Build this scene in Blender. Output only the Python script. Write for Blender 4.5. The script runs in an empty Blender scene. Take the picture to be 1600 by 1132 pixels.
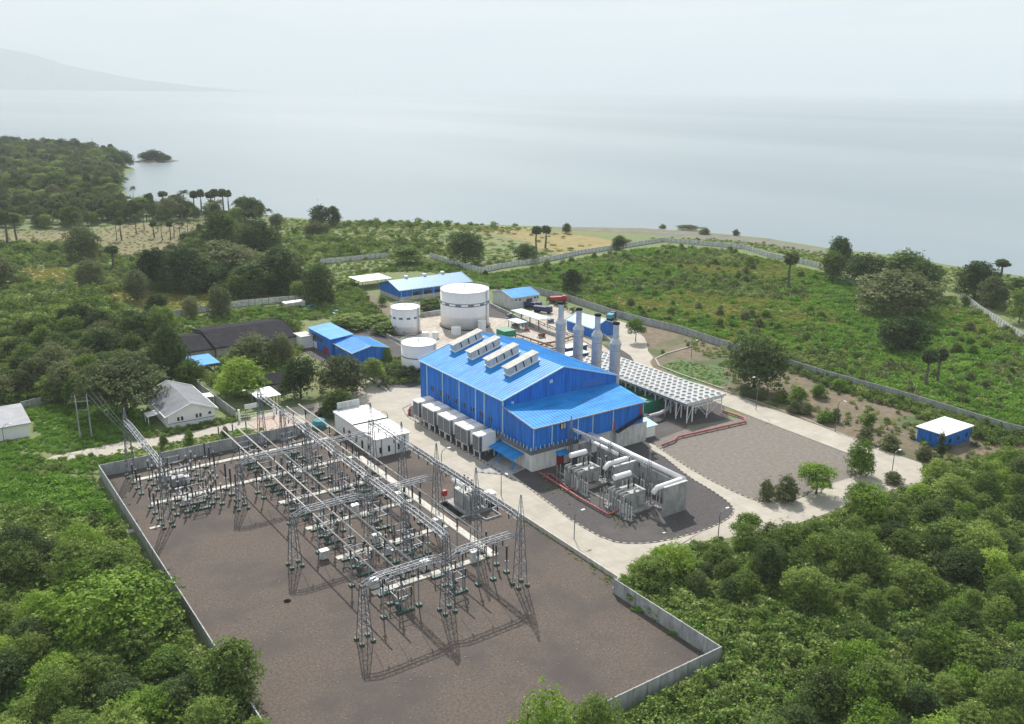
import bpy, math, random
import numpy as np
from mathutils import Vector, Matrix
R_ = math.radians
random.seed(7); rng = np.random.default_rng(7)
sc = bpy.context.scene

# ------------------------------------------------------------------ camera
# world frame: +X / +Y are the two wall directions of the plant, Z up, camera 90 m above the ground
H = 90.0; F = 1423.0; CX, CY = 800.0, 566.0
_roll = math.atan2(15, 1600); _pitch = math.atan2((CY-(132.5+CX*15/1600))*math.cos(_roll), F)
_up = np.array([math.sin(_roll)*math.cos(_pitch), -math.cos(_roll)*math.cos(_pitch), -math.sin(_pitch)])
_v = np.array([-238-CX, 132.5-238*15/1600-CY, F]); _Y = _v/np.linalg.norm(_v); _X = np.cross(_Y, _up)
RM = np.array([_X, _Y, _up])
def at(px, py, z=0.0):
    """world point at height z seen at photo pixel (px,py)"""
    v = RM@np.array([px-CX, py-CY, F]); t = (z-H)/v[2]
    return float(v[0]*t), float(v[1]*t)
def proj(x, y, z):
    v = RM.T@np.array([x, y, z-H]); return CX+F*v[0]/v[2], CY+F*v[1]/v[2]
cd = bpy.data.cameras.new('camera'); cam = bpy.data.objects.new('camera', cd)
sc.collection.objects.link(cam)
cam.matrix_world = Matrix(((RM[0,0], -RM[0,1], -RM[0,2], 0), (RM[1,0], -RM[1,1], -RM[1,2], 0), (RM[2,0], -RM[2,1], -RM[2,2], H), (0,0,0,1)))
cd.sensor_width = 36; cd.lens = 36*F/1600; cd.clip_start = 1; cd.clip_end = 600000
sc.camera = cam

# ------------------------------------------------------------------ sky and sun
SUN_AZ, SUN_EL = R_(65), R_(45)            # azimuth measured from +X towards +Y
w = bpy.data.worlds.new('World'); sc.world = w; w.use_nodes = True
nt = w.node_tree; nt.nodes.clear()
def N(nt, t, **k):
    n = nt.nodes.new(t)
    for a, b in k.items():
        if a.startswith('_'): n.inputs[int(a[1:])].default_value = b
        else: setattr(n, a, b)
    return n
def ramp(nt, stops, interp='LINEAR'):
    n = nt.nodes.new('ShaderNodeValToRGB'); cr = n.color_ramp; cr.interpolation = interp
    while len(cr.elements) < len(stops): cr.elements.new(0.5)
    for e, (p, c) in zip(cr.elements, stops):
        e.position = p; e.color = (*c, 1) if len(c) == 3 else c
    return n
L = nt.links.new
sky = N(nt, 'ShaderNodeTexSky', sky_type='NISHITA', sun_disc=False, sun_elevation=SUN_EL, sun_rotation=R_(90)-SUN_AZ, dust_density=2.0, air_density=1.2)
skys = N(nt, 'ShaderNodeVectorMath', operation='SCALE'); skys.inputs['Scale'].default_value = 0.1
L(sky.outputs[0], skys.inputs[0])
tc = N(nt, 'ShaderNodeTexCoord'); sep = N(nt, 'ShaderNodeSeparateXYZ'); L(tc.outputs['Generated'], sep.inputs[0])
# layered thin cloud: noise stretched along the horizon
mp = N(nt, 'ShaderNodeMapping'); mp.inputs['Scale'].default_value = (1.6, 1.6, 11); L(tc.outputs['Generated'], mp.inputs[0])
no = N(nt, 'ShaderNodeTexNoise'); no.inputs['Scale'].default_value = 2.2; no.inputs['Detail'].default_value = 7; no.inputs['Roughness'].default_value = .55; no.inputs['Distortion'].default_value = .4
L(mp.outputs[0], no.inputs['Vector'])
ccol = ramp(nt, [(0.40, (.48,.61,.68)), (0.47, (.66,.74,.775)), (0.56, (.84,.85,.855))])
L(no.outputs['Fac'], ccol.inputs[0])
# a veil that is bluish right at the horizon
hz = ramp(nt, [(0.0, (.60,.70,.75)), (0.02, (.63,.715,.76)), (0.05, (.75,.775,.79)), (0.085, (.81,.815,.82))])
L(sep.outputs['Z'], hz.inputs[0])
mx1 = N(nt, 'ShaderNodeMix', data_type='RGBA'); mx1.inputs['Factor'].default_value = .55
L(hz.outputs[0], mx1.inputs['A']); L(ccol.outputs[0], mx1.inputs['B'])
cover = ramp(nt, [(0.0, (1,1,1)), (0.25, (.9,)*3), (0.6, (.5,)*3), (1, (.4,)*3)])
L(sep.outputs['Z'], cover.inputs[0])
mx2 = N(nt, 'ShaderNodeMix', data_type='RGBA')
L(cover.outputs[0], mx2.inputs['Factor']); L(skys.outputs[0], mx2.inputs['A']); L(mx1.outputs['Result'], mx2.inputs['B'])
bg = N(nt, 'ShaderNodeBackground'); L(mx2.outputs['Result'], bg.inputs[0]); bg.inputs[1].default_value = 1.0
wo = N(nt, 'ShaderNodeOutputWorld'); L(bg.outputs[0], wo.inputs[0])
sd = bpy.data.lights.new('sun', 'SUN'); sd.energy = 5.0; sd.angle = R_(0.9); sd.color = (1, .95, .88)
sun = bpy.data.objects.new('sun', sd); sc.collection.objects.link(sun); sun.location = (0, 0, 300)
sdir = Vector((math.cos(SUN_AZ)*math.cos(SUN_EL), math.sin(SUN_AZ)*math.cos(SUN_EL), math.sin(SUN_EL)))
sun.rotation_euler = sdir.to_track_quat('Z', 'Y').to_euler()
sc.view_settings.view_transform = 'Standard'; sc.view_settings.look = 'None'
sc.view_settings.exposure = 0.34; sc.view_settings.gamma = 1.0
sc.cycles.max_bounces = 5; sc.cycles.diffuse_bounces = 3; sc.cycles.glossy_bounces = 2; sc.cycles.transmission_bounces = 2
sc.cycles.volume_bounces = 1; sc.cycles.use_denoising = True; sc.cycles.sample_clamp_indirect = 4

# ------------------------------------------------------------------ helpers
class MB:
    """collects shapes, links them as ONE mesh"""
    def __init__(s): s.v = []; s.f = []; s.m = []; s.cm = 0
    def add(s, vs, fs):
        n = len(s.v); s.v += [tuple(p) for p in vs]
        for f in fs: s.f.append(tuple(i+n for i in f)); s.m.append(s.cm)
        return s
    def box(s, x0, x1, y0, y1, z0, z1):
        return s.add([(x0,y0,z0),(x1,y0,z0),(x1,y1,z0),(x0,y1,z0),(x0,y0,z1),(x1,y0,z1),(x1,y1,z1),(x0,y1,z1)],
                     [(0,3,2,1),(4,5,6,7),(0,1,5,4),(1,2,6,5),(2,3,7,6),(3,0,4,7)])
    def bar(s, a, b, w, h=None):
        a = Vector(a); b = Vector(b); d = b-a
        if d.length < 1e-6: return s
        d.normalize(); h = h or w
        u = d.cross(Vector((0,0,1)));
        if u.length < 1e-3: u = Vector((1,0,0))
        u.normalize(); v = d.cross(u)
        u = u*w/2; v = v*h/2
        return s.add([a-u-v, a+u-v, a+u+v, a-u+v, b-u-v, b+u-v, b+u+v, b-u+v],
                     [(0,3,2,1),(4,5,6,7),(0,1,5,4),(1,2,6,5),(2,3,7,6),(3,0,4,7)])
    def tube(s, pts, r, n=8, cap=True):
        pts = [Vector(p) for p in pts]; rs = r if isinstance(r, (list, tuple)) else [r]*len(pts); vs = []; fs = []
        for i, p in enumerate(pts):
            d = (pts[min(i+1, len(pts)-1)]-pts[max(i-1, 0)]).normalized()
            u = d.cross(Vector((0,0,1)))
            if u.length < 1e-3: u = Vector((1,0,0))
            u.normalize(); v = d.cross(u)
            for k in range(n):
                a = 2*math.pi*k/n; vs.append(p+(u*math.cos(a)+v*math.sin(a))*rs[i])
        for i in range(len(pts)-1):
            for k in range(n): fs.append((i*n+k, i*n+(k+1)%n, (i+1)*n+(k+1)%n, (i+1)*n+k))
        if cap: fs.append(tuple(range(n-1, -1, -1))); fs.append(tuple((len(pts)-1)*n+k for k in range(n)))
        return s.add(vs, fs)
    def lathe(s, prof, n=24, c=(0,0), cap=True):
        vs = []; fs = []
        for r, z in prof:
            for k in range(n):
                a = 2*math.pi*k/n; vs.append((c[0]+r*math.cos(a), c[1]+r*math.sin(a), z))
        for i in range(len(prof)-1):
            for k in range(n): fs.append((i*n+k, i*n+(k+1)%n, (i+1)*n+(k+1)%n, (i+1)*n+k))
        if cap: fs.append(tuple(range(n-1, -1, -1))); fs.append(tuple((len(prof)-1)*n+k for k in range(n)))
        return s.add(vs, fs)
    def prism(s, poly, z0, z1):
        n = len(poly); vs = [(x, y, z0) for x, y in poly]+[(x, y, z1) for x, y in poly]
        fs = [tuple(range(n-1, -1, -1)), tuple(range(n, 2*n))]+[(i, (i+1)%n, n+(i+1)%n, n+i) for i in range(n)]
        return s.add(vs, fs)
    def slab(s, q, t):
        """thick sheet from four top corners"""
        q = [Vector(p) for p in q]; nrm = (q[1]-q[0]).cross(q[3]-q[0]).normalized()
        if nrm.z < 0: nrm = -nrm
        return s.add([p for p in q]+[p-nrm*t for p in q], [(0,1,2,3),(7,6,5,4)]+[(i, i+4, (i+1)%4+4, (i+1)%4) for i in range(4)])
    def build(s, name, mat, parent=None, smooth=False, loc=(0,0,0), coll=None):
        me = bpy.data.meshes.new(name); me.from_pydata(s.v, [], s.f)
        mats = mat if isinstance(mat, (list, tuple)) else [mat]
        for m in mats: me.materials.append(m)
        if len(mats) > 1: me.polygons.foreach_set('material_index', s.m)
        if smooth: me.polygons.foreach_set('use_smooth', [True]*len(me.polygons))
        me.update(); o = bpy.data.objects.new(name, me); (coll or sc.collection).objects.link(o); o.location = loc
        if parent is not None: o.parent = parent
        return o
def tag(o, label=None, cat=None, group=None, kind=None):
    if label: o['label'] = label
    if cat: o['category'] = cat
    if group: o['group'] = group
    if kind: o['kind'] = kind
    return o
def thing(name, label, cat, loc=(0,0,0), rz=0, group=None):
    o = bpy.data.objects.new(name, None); sc.collection.objects.link(o); o.location = loc; o.rotation_euler = (0,0,rz)
    o.empty_display_size = .3
    return tag(o, label, cat, group)
def struct(o): o['kind'] = 'structure'; return o
def dup(root, loc, rz=0, label=None, scale=None, group=None):
    r = root.copy(); sc.collection.objects.link(r); r.location = loc; r.rotation_euler = (0,0,rz)
    if label: r['label'] = label
    if group: r['group'] = group
    if scale: r.scale = scale if isinstance(scale, tuple) else (scale,)*3
    for ch in list(root.children):
        c = ch.copy(); sc.collection.objects.link(c); c.parent = r
        for g in list(ch.children):
            d = g.copy(); sc.collection.objects.link(d); d.parent = c
    return r
class Kind:
    """first use moves the prototype, later uses copy it"""
    def __init__(s, root): s.root = root; s.used = False
    def put(s, loc, rz=0, label=None, scale=None, group=None):
        if not s.used:
            s.used = True; r = s.root; r.location = loc; r.rotation_euler = (0,0,rz)
            if label: r['label'] = label
            if group: r['group'] = group
            if scale: r.scale = scale if isinstance(scale, tuple) else (scale,)*3
            return r
        return dup(s.root, loc, rz, label, scale or tuple(1 for _ in range(3)), group)

# ------------------------------------------------------------------ materials
def M(name, col, rough=.6, metal=0, var=.12, nscale=1.5, bump=0, bscale=8, detail=4, col2=None, spec=.5, stretch=None, big=None, ramp_pos=(.35,.65), trans=0):
    m = bpy.data.materials.new(name); m.use_nodes = True; nt = m.node_tree; b = nt.nodes['Principled BSDF']; L = nt.links.new
    b.inputs['Roughness'].default_value = rough; b.inputs['Metallic'].default_value = metal
    b.inputs['Specular IOR Level'].default_value = spec
    ge = N(nt, 'ShaderNodeNewGeometry'); vec = ge.outputs['Position']
    if stretch:
        mp = N(nt, 'ShaderNodeMapping'); mp.inputs['Scale'].default_value = stretch; L(vec, mp.inputs[0]); vec = mp.outputs[0]
    no = N(nt, 'ShaderNodeTexNoise'); no.inputs['Scale'].default_value = nscale; no.inputs['Detail'].default_value = detail
    no.inputs['Roughness'].default_value = .65
    L(vec, no.inputs['Vector'])
    c2 = col2 or tuple(max(0, c*(1-var*2)) for c in col); c1 = col if col2 else tuple(min(1, c*(1+var)) for c in col)
    rp = ramp(nt, [(ramp_pos[0], c2), (ramp_pos[1], c1)]); L(no.outputs['Fac'], rp.inputs[0]); out = rp.outputs[0]
    if big:     # (scale, colour, lo, hi) large soft patches
        n2 = N(nt, 'ShaderNodeTexNoise'); n2.inputs['Scale'].default_value = big[0]; n2.inputs['Detail'].default_value = 5; n2.inputs['Roughness'].default_value = .6
        L(ge.outputs['Position'], n2.inputs['Vector'])
        r2 = ramp(nt, [(big[2], (0,0,0)), (big[3], (1,1,1))]); L(n2.outputs['Fac'], r2.inputs[0])
        mx = N(nt, 'ShaderNodeMix', data_type='RGBA'); L(r2.outputs[0], mx.inputs['Factor']); L(out, mx.inputs['A']); mx.inputs['B'].default_value = (*big[1], 1)
        out = mx.outputs['Result']
    L(out, b.inputs['Base Color'])
    if bump:
        n3 = N(nt, 'ShaderNodeTexNoise'); n3.inputs['Scale'].default_value = bscale; n3.inputs['Detail'].default_value = 3
        L(ge.outputs['Position'], n3.inputs['Vector'])
        bp = N(nt, 'ShaderNodeBump'); bp.inputs['Strength'].default_value = 1; bp.inputs['Distance'].default_value = bump
        L(n3.outputs['Fac'], bp.inputs['Height']); L(bp.outputs[0], b.inputs['Normal'])
    return m
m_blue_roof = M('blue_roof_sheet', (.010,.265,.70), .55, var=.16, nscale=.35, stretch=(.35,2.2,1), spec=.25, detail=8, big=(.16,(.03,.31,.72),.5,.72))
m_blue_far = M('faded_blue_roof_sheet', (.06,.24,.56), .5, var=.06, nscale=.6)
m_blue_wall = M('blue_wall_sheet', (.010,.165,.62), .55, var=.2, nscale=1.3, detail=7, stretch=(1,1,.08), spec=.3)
m_white = M('white_paint', (.82,.82,.82), .5, var=.02, nscale=.8, stretch=(1,1,.25))
m_tankroof = M('white_tank_roof_paint', (.82,.82,.8), .55, var=.05, nscale=.7)
m_offwhite = M('weathered_white_paint', (.55,.56,.55), .6, var=.14, nscale=1.2, stretch=(1,1,.3))
m_xf = M('transformer_grey_paint', (.40,.41,.40), .6, var=.12, nscale=1.5, stretch=(1,1,.3))
m_cream = M('cream_render', (.5,.49,.45), .75, var=.12, nscale=.8, stretch=(1,1,.3))
m_basewall = M('white_ribbed_base_wall', (.76,.76,.74), .7, var=.1, nscale=.8, stretch=(1,1,.2))
m_galv = M('galvanised_steel', (.25,.275,.31), .55, .12, var=.15, nscale=2)
m_steel = M('dull_steel', (.15,.17,.20), .5, .3, var=.2, nscale=2)
m_alu = M('aluminium_cladding', (.50,.51,.53), .5, .35, var=.1, nscale=.6)
m_tube = M('weathered_aluminium_tube', (.42,.41,.385), .6, .1, var=.12)
m_ins = M('dark_brown_insulator_glaze', (.022,.016,.018), .3, var=.2)
m_green = M('green_base_paint', (.03,.085,.07), .6, var=.2, nscale=3)
m_brightgreen = M('bright_green_paint', (.01,.22,.12), .55, var=.15)
m_conc = M('grey_concrete', (.36,.365,.37), .85, var=.16, nscale=.7, stretch=(1,1,.35), big=(.3,(.22,.22,.225),.5,.7))
m_wallconc = M('precast_wall_concrete', (.37,.385,.39), .85, var=.14, nscale=1.0, stretch=(1,1,.3))
m_whitewall = M('whitewashed_wall', (.6,.62,.62), .8, var=.15, nscale=.8)
m_trench = M('pale_trench_cover', (.58,.55,.49), .85, var=.15, nscale=2)
m_road = M('concrete_road', (.44,.405,.345), .9, var=.06, nscale=.25, detail=9, big=(.13,(.34,.31,.26),.52,.78))
def joints(m, sx, sy, dark=.72, wid=.012):
    nt = m.node_tree; b = nt.nodes['Principled BSDF']; lk = b.inputs['Base Color'].links[0]; src = lk.from_socket
    ge = N(nt, 'ShaderNodeNewGeometry'); br = N(nt, 'ShaderNodeTexBrick'); br.offset = 0; br.inputs['Scale'].default_value = 1
    br.inputs['Brick Width'].default_value = sx; br.inputs['Row Height'].default_value = sy; br.inputs['Mortar Size'].default_value = wid*4; br.inputs['Mortar Smooth'].default_value = .3
    br.inputs['Color1'].default_value = (1,1,1,1); br.inputs['Color2'].default_value = (.93,.93,.92,1); br.inputs['Mortar'].default_value = (dark,dark,dark,1)
    nt.links.new(ge.outputs['Position'], br.inputs['Vector']); mx = N(nt, 'ShaderNodeMix', data_type='RGBA', blend_type='MULTIPLY'); mx.inputs['Factor'].default_value = 1
    nt.links.new(src, mx.inputs['A']); nt.links.new(br.outputs['Color'], mx.inputs['B']); nt.links.new(mx.outputs['Result'], b.inputs['Base Color'])
joints(m_road, 5.2, 5.0)
m_pink = M('pink_paving', (.47,.37,.31), .9, var=.1, nscale=1)
m_plat = M('stained_concrete_floor', (.46,.41,.35), .9, var=.15, nscale=.5, big=(.1,(.3,.25,.2),.5,.7))
m_yard = M('brown_gravel', (.150,.118,.098), .95, nscale=2.2, detail=12, col2=(.062,.050,.042), ramp_pos=(.33,.7), bump=.012, bscale=4, big=(.07,(.070,.058,.053),.46,.64))
m_bay = M('dark_grey_gravel', (.085,.078,.078), .95, nscale=1.4, col2=(.055,.05,.052), bump=.03, bscale=4, big=(.09,(.10,.09,.085),.5,.7))
m_lot = M('grey_gravel_lot', (.22,.19,.165), .95, nscale=.9, col2=(.14,.13,.115), bump=.008, bscale=3, big=(.06,(.16,.16,.12),.55,.75), detail=8)
m_soil = M('bare_brown_soil', (.20,.15,.105), .95, nscale=.35, col2=(.12,.10,.06), bump=.08, bscale=1.2, big=(.05,(.07,.10,.03),.5,.62))
m_ground = M('overgrown_ground', (.19,.22,.085), .95, nscale=1.1, col2=(.09,.135,.04), bump=.15, bscale=.5, big=(.02,(.20,.22,.09),.5,.66), detail=8)
m_meadow = M('meadow_ground', (.17,.205,.08), .95, nscale=.45, col2=(.10,.145,.045), bump=.15, bscale=.4, big=(.012,(.19,.175,.07),.55,.72), detail=8)
m_gold = M('ripe_crop', (.30,.235,.09), .95, nscale=.15, col2=(.20,.17,.06), bump=.05, bscale=.6, big=(.02,(.14,.15,.055),.55,.7), detail=8)
m_brownfield = M('dry_stubble', (.21,.175,.09), .95, nscale=.2, col2=(.13,.13,.055), bump=.05, bscale=.6, big=(.03,(.12,.12,.05),.5,.7), detail=8)
m_greenfield = M('young_crop', (.10,.17,.05), .95, nscale=.3, col2=(.06,.11,.04), bump=.25, bscale=.8, detail=8)
m_beach = M('grey_pebble_beach', (.19,.175,.15), .95, nscale=.12, col2=(.12,.125,.085), bump=.2, bscale=.7, detail=8)
m_black = M('near_black_paint', (.010,.010,.011), .95, var=.3, spec=.05)
m_dark = M('dark_window_glass', (.015,.018,.025), .15, var=.2)
m_red = M('red_paint', (.36,.022,.03), .55, var=.15)
m_redpipe = M('faded_red_pipe_paint', (.38,.10,.105), .6, var=.15)
m_blackroof = M('dark_corrugated_roof', (.028,.027,.034), .95, spec=.1, var=.2, nscale=.4)
m_greyroof = M('grey_corrugated_roof', (.27,.28,.31), .5, var=.1, nscale=.3)
m_whiteroof = M('white_metal_roof', (.8,.8,.8), .5, var=.04, nscale=.4, big=(.25,(.6,.6,.58),.55,.75))
m_teal = M('teal_paint', (.03,.25,.32), .5, var=.1)
m_darkblue = M('dark_blue_paint', (.015,.03,.12), .5, var=.2)
m_trunk = M('bark', (.07,.055,.043), .9, var=.25, nscale=3)
m_palmtrunk = M('palm_bark', (.13,.12,.105), .9, var=.25, nscale=3)
m_yellow = M('yellow_kerb_paint', (.5,.38,.12), .7, var=.15)
m_kerbdark = M('dark_kerb_paint', (.11,.10,.085), .85, var=.2)
m_kerb = M('kerb_concrete', (.42,.39,.33), .85, var=.12)
m_rust = M('rusty_brown_pipework', (.18,.09,.06), .8, var=.25, nscale=1)
m_pale = M('pale_blue_sheet', (.42,.62,.72), .5, var=.08)

def leafmat(name, c1, c2, c3, patch=.05, trans=.32):
    """leaves: colour varies leaf by leaf (attribute lv), plant by plant, and patch by patch over the land"""
    m = bpy.data.materials.new(name); m.use_nodes = True; nt = m.node_tree; nt.nodes.clear(); L = nt.links.new
    at_ = N(nt, 'ShaderNodeAttribute', attribute_name='lv')
    oi = N(nt, 'ShaderNodeObjectInfo')
    ge = N(nt, 'ShaderNodeNewGeometry')
    no = N(nt, 'ShaderNodeTexNoise'); no.inputs['Scale'].default_value = patch; no.inputs['Detail'].default_value = 3; L(ge.outputs['Position'], no.inputs['Vector'])
    a = N(nt, 'ShaderNodeMath', operation='MULTIPLY', _1=.45); L(at_.outputs['Fac'], a.inputs[0])
    b = N(nt, 'ShaderNodeMath', operation='MULTIPLY_ADD', _1=.38); L(oi.outputs['Random'], b.inputs[0]); L(a.outputs[0], b.inputs[2])
    c = N(nt, 'ShaderNodeMath', operation='MULTIPLY_ADD', _1=.9); L(no.outputs['Fac'], c.inputs[0]); L(b.outputs[0], c.inputs[2])
    d = N(nt, 'ShaderNodeMath', operation='SUBTRACT', _1=.36); L(c.outputs[0], d.inputs[0])
    rp = ramp(nt, [(.08, c1), (.5, c2), (.95, c3)]); L(d.outputs[0], rp.inputs[0])
    di = N(nt, 'ShaderNodeBsdfDiffuse'); tr = N(nt, 'ShaderNodeBsdfTranslucent'); gl = N(nt, 'ShaderNodeBsdfGlossy'); gl.inputs['Roughness'].default_value = .5
    L(rp.outputs[0], di.inputs[0]); L(rp.outputs[0], tr.inputs[0])
    mx = N(nt, 'ShaderNodeMixShader'); mx.inputs[0].default_value = trans; L(di.outputs[0], mx.inputs[1]); L(tr.outputs[0], mx.inputs[2])
    m2 = N(nt, 'ShaderNodeMixShader'); m2.inputs[0].default_value = .012; L(mx.outputs[0], m2.inputs[1]); L(gl.outputs[0], m2.inputs[2])
    o = N(nt, 'ShaderNodeOutputMaterial'); L(m2.outputs[0], o.inputs[0])
    return m
lf_mid = leafmat('leaves_mid_green', (0.038,0.066,0.014), (0.144,0.226,0.042), (0.358,0.455,0.111))
lf_bright = leafmat('leaves_bright_green', (0.045,0.092,0.010), (0.172,0.294,0.034), (0.400,0.533,0.086))
lf_dark = leafmat('leaves_dark_green', (0.018,0.035,0.011), (0.061,0.106,0.029), (0.166,0.231,0.071))
lf_olive = leafmat('leaves_grey_olive', (0.070,0.095,0.036), (0.141,0.171,0.068), (0.265,0.290,0.133))
lf_palm = leafmat('palm_leaves', (.05,.08,.03), (.11,.15,.06), (.20,.25,.11))
lf_shrub = leafmat('shrub_leaves', (0.064,0.120,0.024), (0.198,0.292,0.063), (0.420,0.462,0.178), patch=.03)
lf_vine = leafmat('vine_leaves', (.08,.18,.02), (.155,.31,.035), (.27,.42,.075), patch=.04)
lf_yellow = leafmat('dry_grass_leaves', (0.144,0.196,0.039), (0.288,0.310,0.066), (0.432,0.391,0.121), patch=.04)

# ------------------------------------------------------------------ land, sea, roads
def PX(pts, z=0.0): return [at(x, y, z) for x, y in pts]
def sheet(name, poly, z, mat, kind='structure'):
    b = MB(); b.add([(x, y, z) for x, y in poly], [tuple(range(len(poly)))])
    o = b.build(name, mat); me = o.data
    if len(me.polygons) and me.polygons[0].normal.z < 0: me.flip_normals()
    o['kind'] = kind; return o
def smooth_poly(pts, it=2, closed=True):
    for _ in range(it):
        q = []
        n = len(pts)
        for i in range(n if closed else n-1):
            a, b = pts[i], pts[(i+1)%n]
            q += [(a[0]*.75+b[0]*.25, a[1]*.75+b[1]*.25), (a[0]*.25+b[0]*.75, a[1]*.25+b[1]*.75)]
        if not closed: q = [pts[0]]+q+[pts[-1]]
        pts = q
    return pts
def rough(poly, amp, step, seed=1):
    """break the straight edges of an outline into a natural one"""
    r = random.Random(seed); out = []
    for i in range(len(poly)):
        a, b = poly[i], poly[(i+1)%len(poly)]; d = math.dist(a, b); k = max(1, int(d/step))
        for j in range(k):
            t = j/k; out.append((a[0]+(b[0]-a[0])*t+r.uniform(-amp, amp), a[1]+(b[1]-a[1])*t+r.uniform(-amp, amp)))
    return out
coast = PX([(2100,520),(1750,460),(1600,432),(1480,414),(1400,400),(1285,387),(1200,373),(1110,364),(1000,357),(880,355),(780,352),(640,347),(540,345),
            (480,342),(430,338),(400,334),(370,330),(300,329),(250,323),(205,318),(191,312),(187,292),(184,275),(206,264),(190,257),(182,246),(140,236),(70,231),(0,229),(-200,226),(-500,222)])
coast_r = []
rr = random.Random(3)
for i in range(len(coast)-1):
    a, b = coast[i], coast[i+1]; d = math.dist(a, b); k = max(1, int(d/12))
    for j in range(k):
        t = j/k; s_ = min(3.0, d*.02)
        coast_r.append((a[0]+(b[0]-a[0])*t+rr.uniform(-s_, s_), a[1]+(b[1]-a[1])*t+rr.uniform(-s_, s_)))
coast_r.append(coast[-1])
land = coast_r+[(-900, 1600), (-900, -700), (1300, -700)]
g = MB(); n = len(land)
g.add([(x, y, 0) for x, y in land], [tuple(range(n))])
g.add([(x, y, 0) for x, y in coast_r]+[(x+9, y+7, -2.5) for x, y in coast_r], [(i, i+1, len(coast_r)+i+1, len(coast_r)+i) for i in range(len(coast_r)-1)])
ground = g.build('ground', m_meadow); ground['kind'] = 'structure'
if ground.data.polygons[0].normal.z < 0: ground.data.flip_normals()

# sea
m_sea = bpy.data.materials.new('sea_water'); m_sea.use_nodes = True; nt = m_sea.node_tree; b = nt.nodes['Principled BSDF']
b.inputs['Roughness'].default_value = .28; b.inputs['IOR'].default_value = 1.33
ge = N(nt, 'ShaderNodeNewGeometry'); mp = N(nt, 'ShaderNodeMapping'); mp.inputs['Scale'].default_value = (1, .35, 1); mp.inputs['Rotation'].default_value = (0,0,R_(-35)); nt.links.new(ge.outputs['Position'], mp.inputs[0])
n1 = N(nt, 'ShaderNodeTexNoise'); n1.inputs['Scale'].default_value = .0011; n1.inputs['Detail'].default_value = 8; n1.inputs['Roughness'].default_value = .6; nt.links.new(mp.outputs[0], n1.inputs['Vector'])
r1 = ramp(nt, [(.38, (.155,.21,.24)), (.52, (.185,.24,.27)), (.66, (.225,.28,.305))]); nt.links.new(n1.outputs['Fac'], r1.inputs[0]); nt.links.new(r1.outputs[0], b.inputs['Base Color'])
n2 = N(nt, 'ShaderNodeTexNoise'); n2.inputs['Scale'].default_value = .5; n2.inputs['Detail'].default_value = 6; nt.links.new(ge.outputs['Position'], n2.inputs['Vector'])
bp = N(nt, 'ShaderNodeBump'); bp.inputs['Distance'].default_value = .18; nt.links.new(n2.outputs['Fac'], bp.inputs['Height']); nt.links.new(bp.outputs[0], b.inputs['Normal'])
S_ = 250000
struct(MB().add([(-S_,-S_,-1.2),(S_,-S_,-1.2),(S_,S_,-1.2),(-S_,S_,-1.2)], [(0,1,2,3)]).build('sea', m_sea))

sheet('beach', rough(PX([(870,357),(1000,358),(1112,366),(1200,375),(1288,390),(1290,399),(1200,386),(1108,375),(1010,366),(900,361)]), 2, 12), .05, m_beach)
sheet('crop_field', rough(PX([(760,353),(830,356),(900,366),(958,378),(948,388),(900,395),(868,398),(845,388),(800,372),(700,356)]), 3, 14), .04, m_gold)
sheet('stubble_field', rough(PX([(0,362),(110,360),(118,376),(60,384),(0,384)]), 3, 14), .04, m_brownfield)
sheet('stubble_field', rough(PX([(120,372),(200,350),(330,348),(420,366),(300,392),(200,404),(150,398)]), 3, 14), .04, m_brownfield)
sheet('crop_field', rough(PX([(32,421),(98,419),(122,440),(60,447)]), 1.5, 8), .04, m_gold)
sheet('crop_field', rough(PX([(160,452),(330,455),(440,466),(490,462),(500,470),(380,478),(262,492),(180,474)]), 2, 10), .04, m_gold)
sheet('young_crop_field', rough(PX([(430,384),(520,364),(600,384),(560,402),(500,410),(440,405)]), 3, 14), .04, m_greenfield)
sheet('scrub_ground', rough(PX([(560,430),(700,404),(765,425),(900,400),(1040,378),(1160,389),(1290,422),(1340,440),(1480,455),(1600,535),(1900,650),(1900,800),(1560,690),(1400,640),(1140,548),(1010,508),(890,470),(800,450),(720,450)]), 2, 10), .05, m_ground)
sheet('bare_soil', rough(PX([(1000,508),(1060,520),(1140,545),(1300,598),(1460,645),(1640,690),(1560,716),(1440,726),(1380,702),(1250,655),(1130,612),(1060,590),(1020,575)]), 1, 6), .06, m_soil)
sheet('scrub_ground', [(-260,60),(35,60),(35,222),(10,232),(-60,250),(-160,300),(-260,300)], .02, m_ground)
sheet('scrub_ground', [(102.5,-40),(330,-40),(330,130),(250,140),(150,104),(107,108),(102.5,111)], .02, m_ground)
# switchyard
sheet('gravel_yard', [(35.2,86.2),(102.3,86.2),(102.3,112),(105.8,113),(105.8,221),(35.2,221)], .03, m_yard)
# plant ground around the hall
sheet('plant_ground', [(116.4,170),(160,160),(176,166),(215,205),(212,330),(150,335),(118,300),(118,232),(116.4,226)], .03, m_bay)
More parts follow.
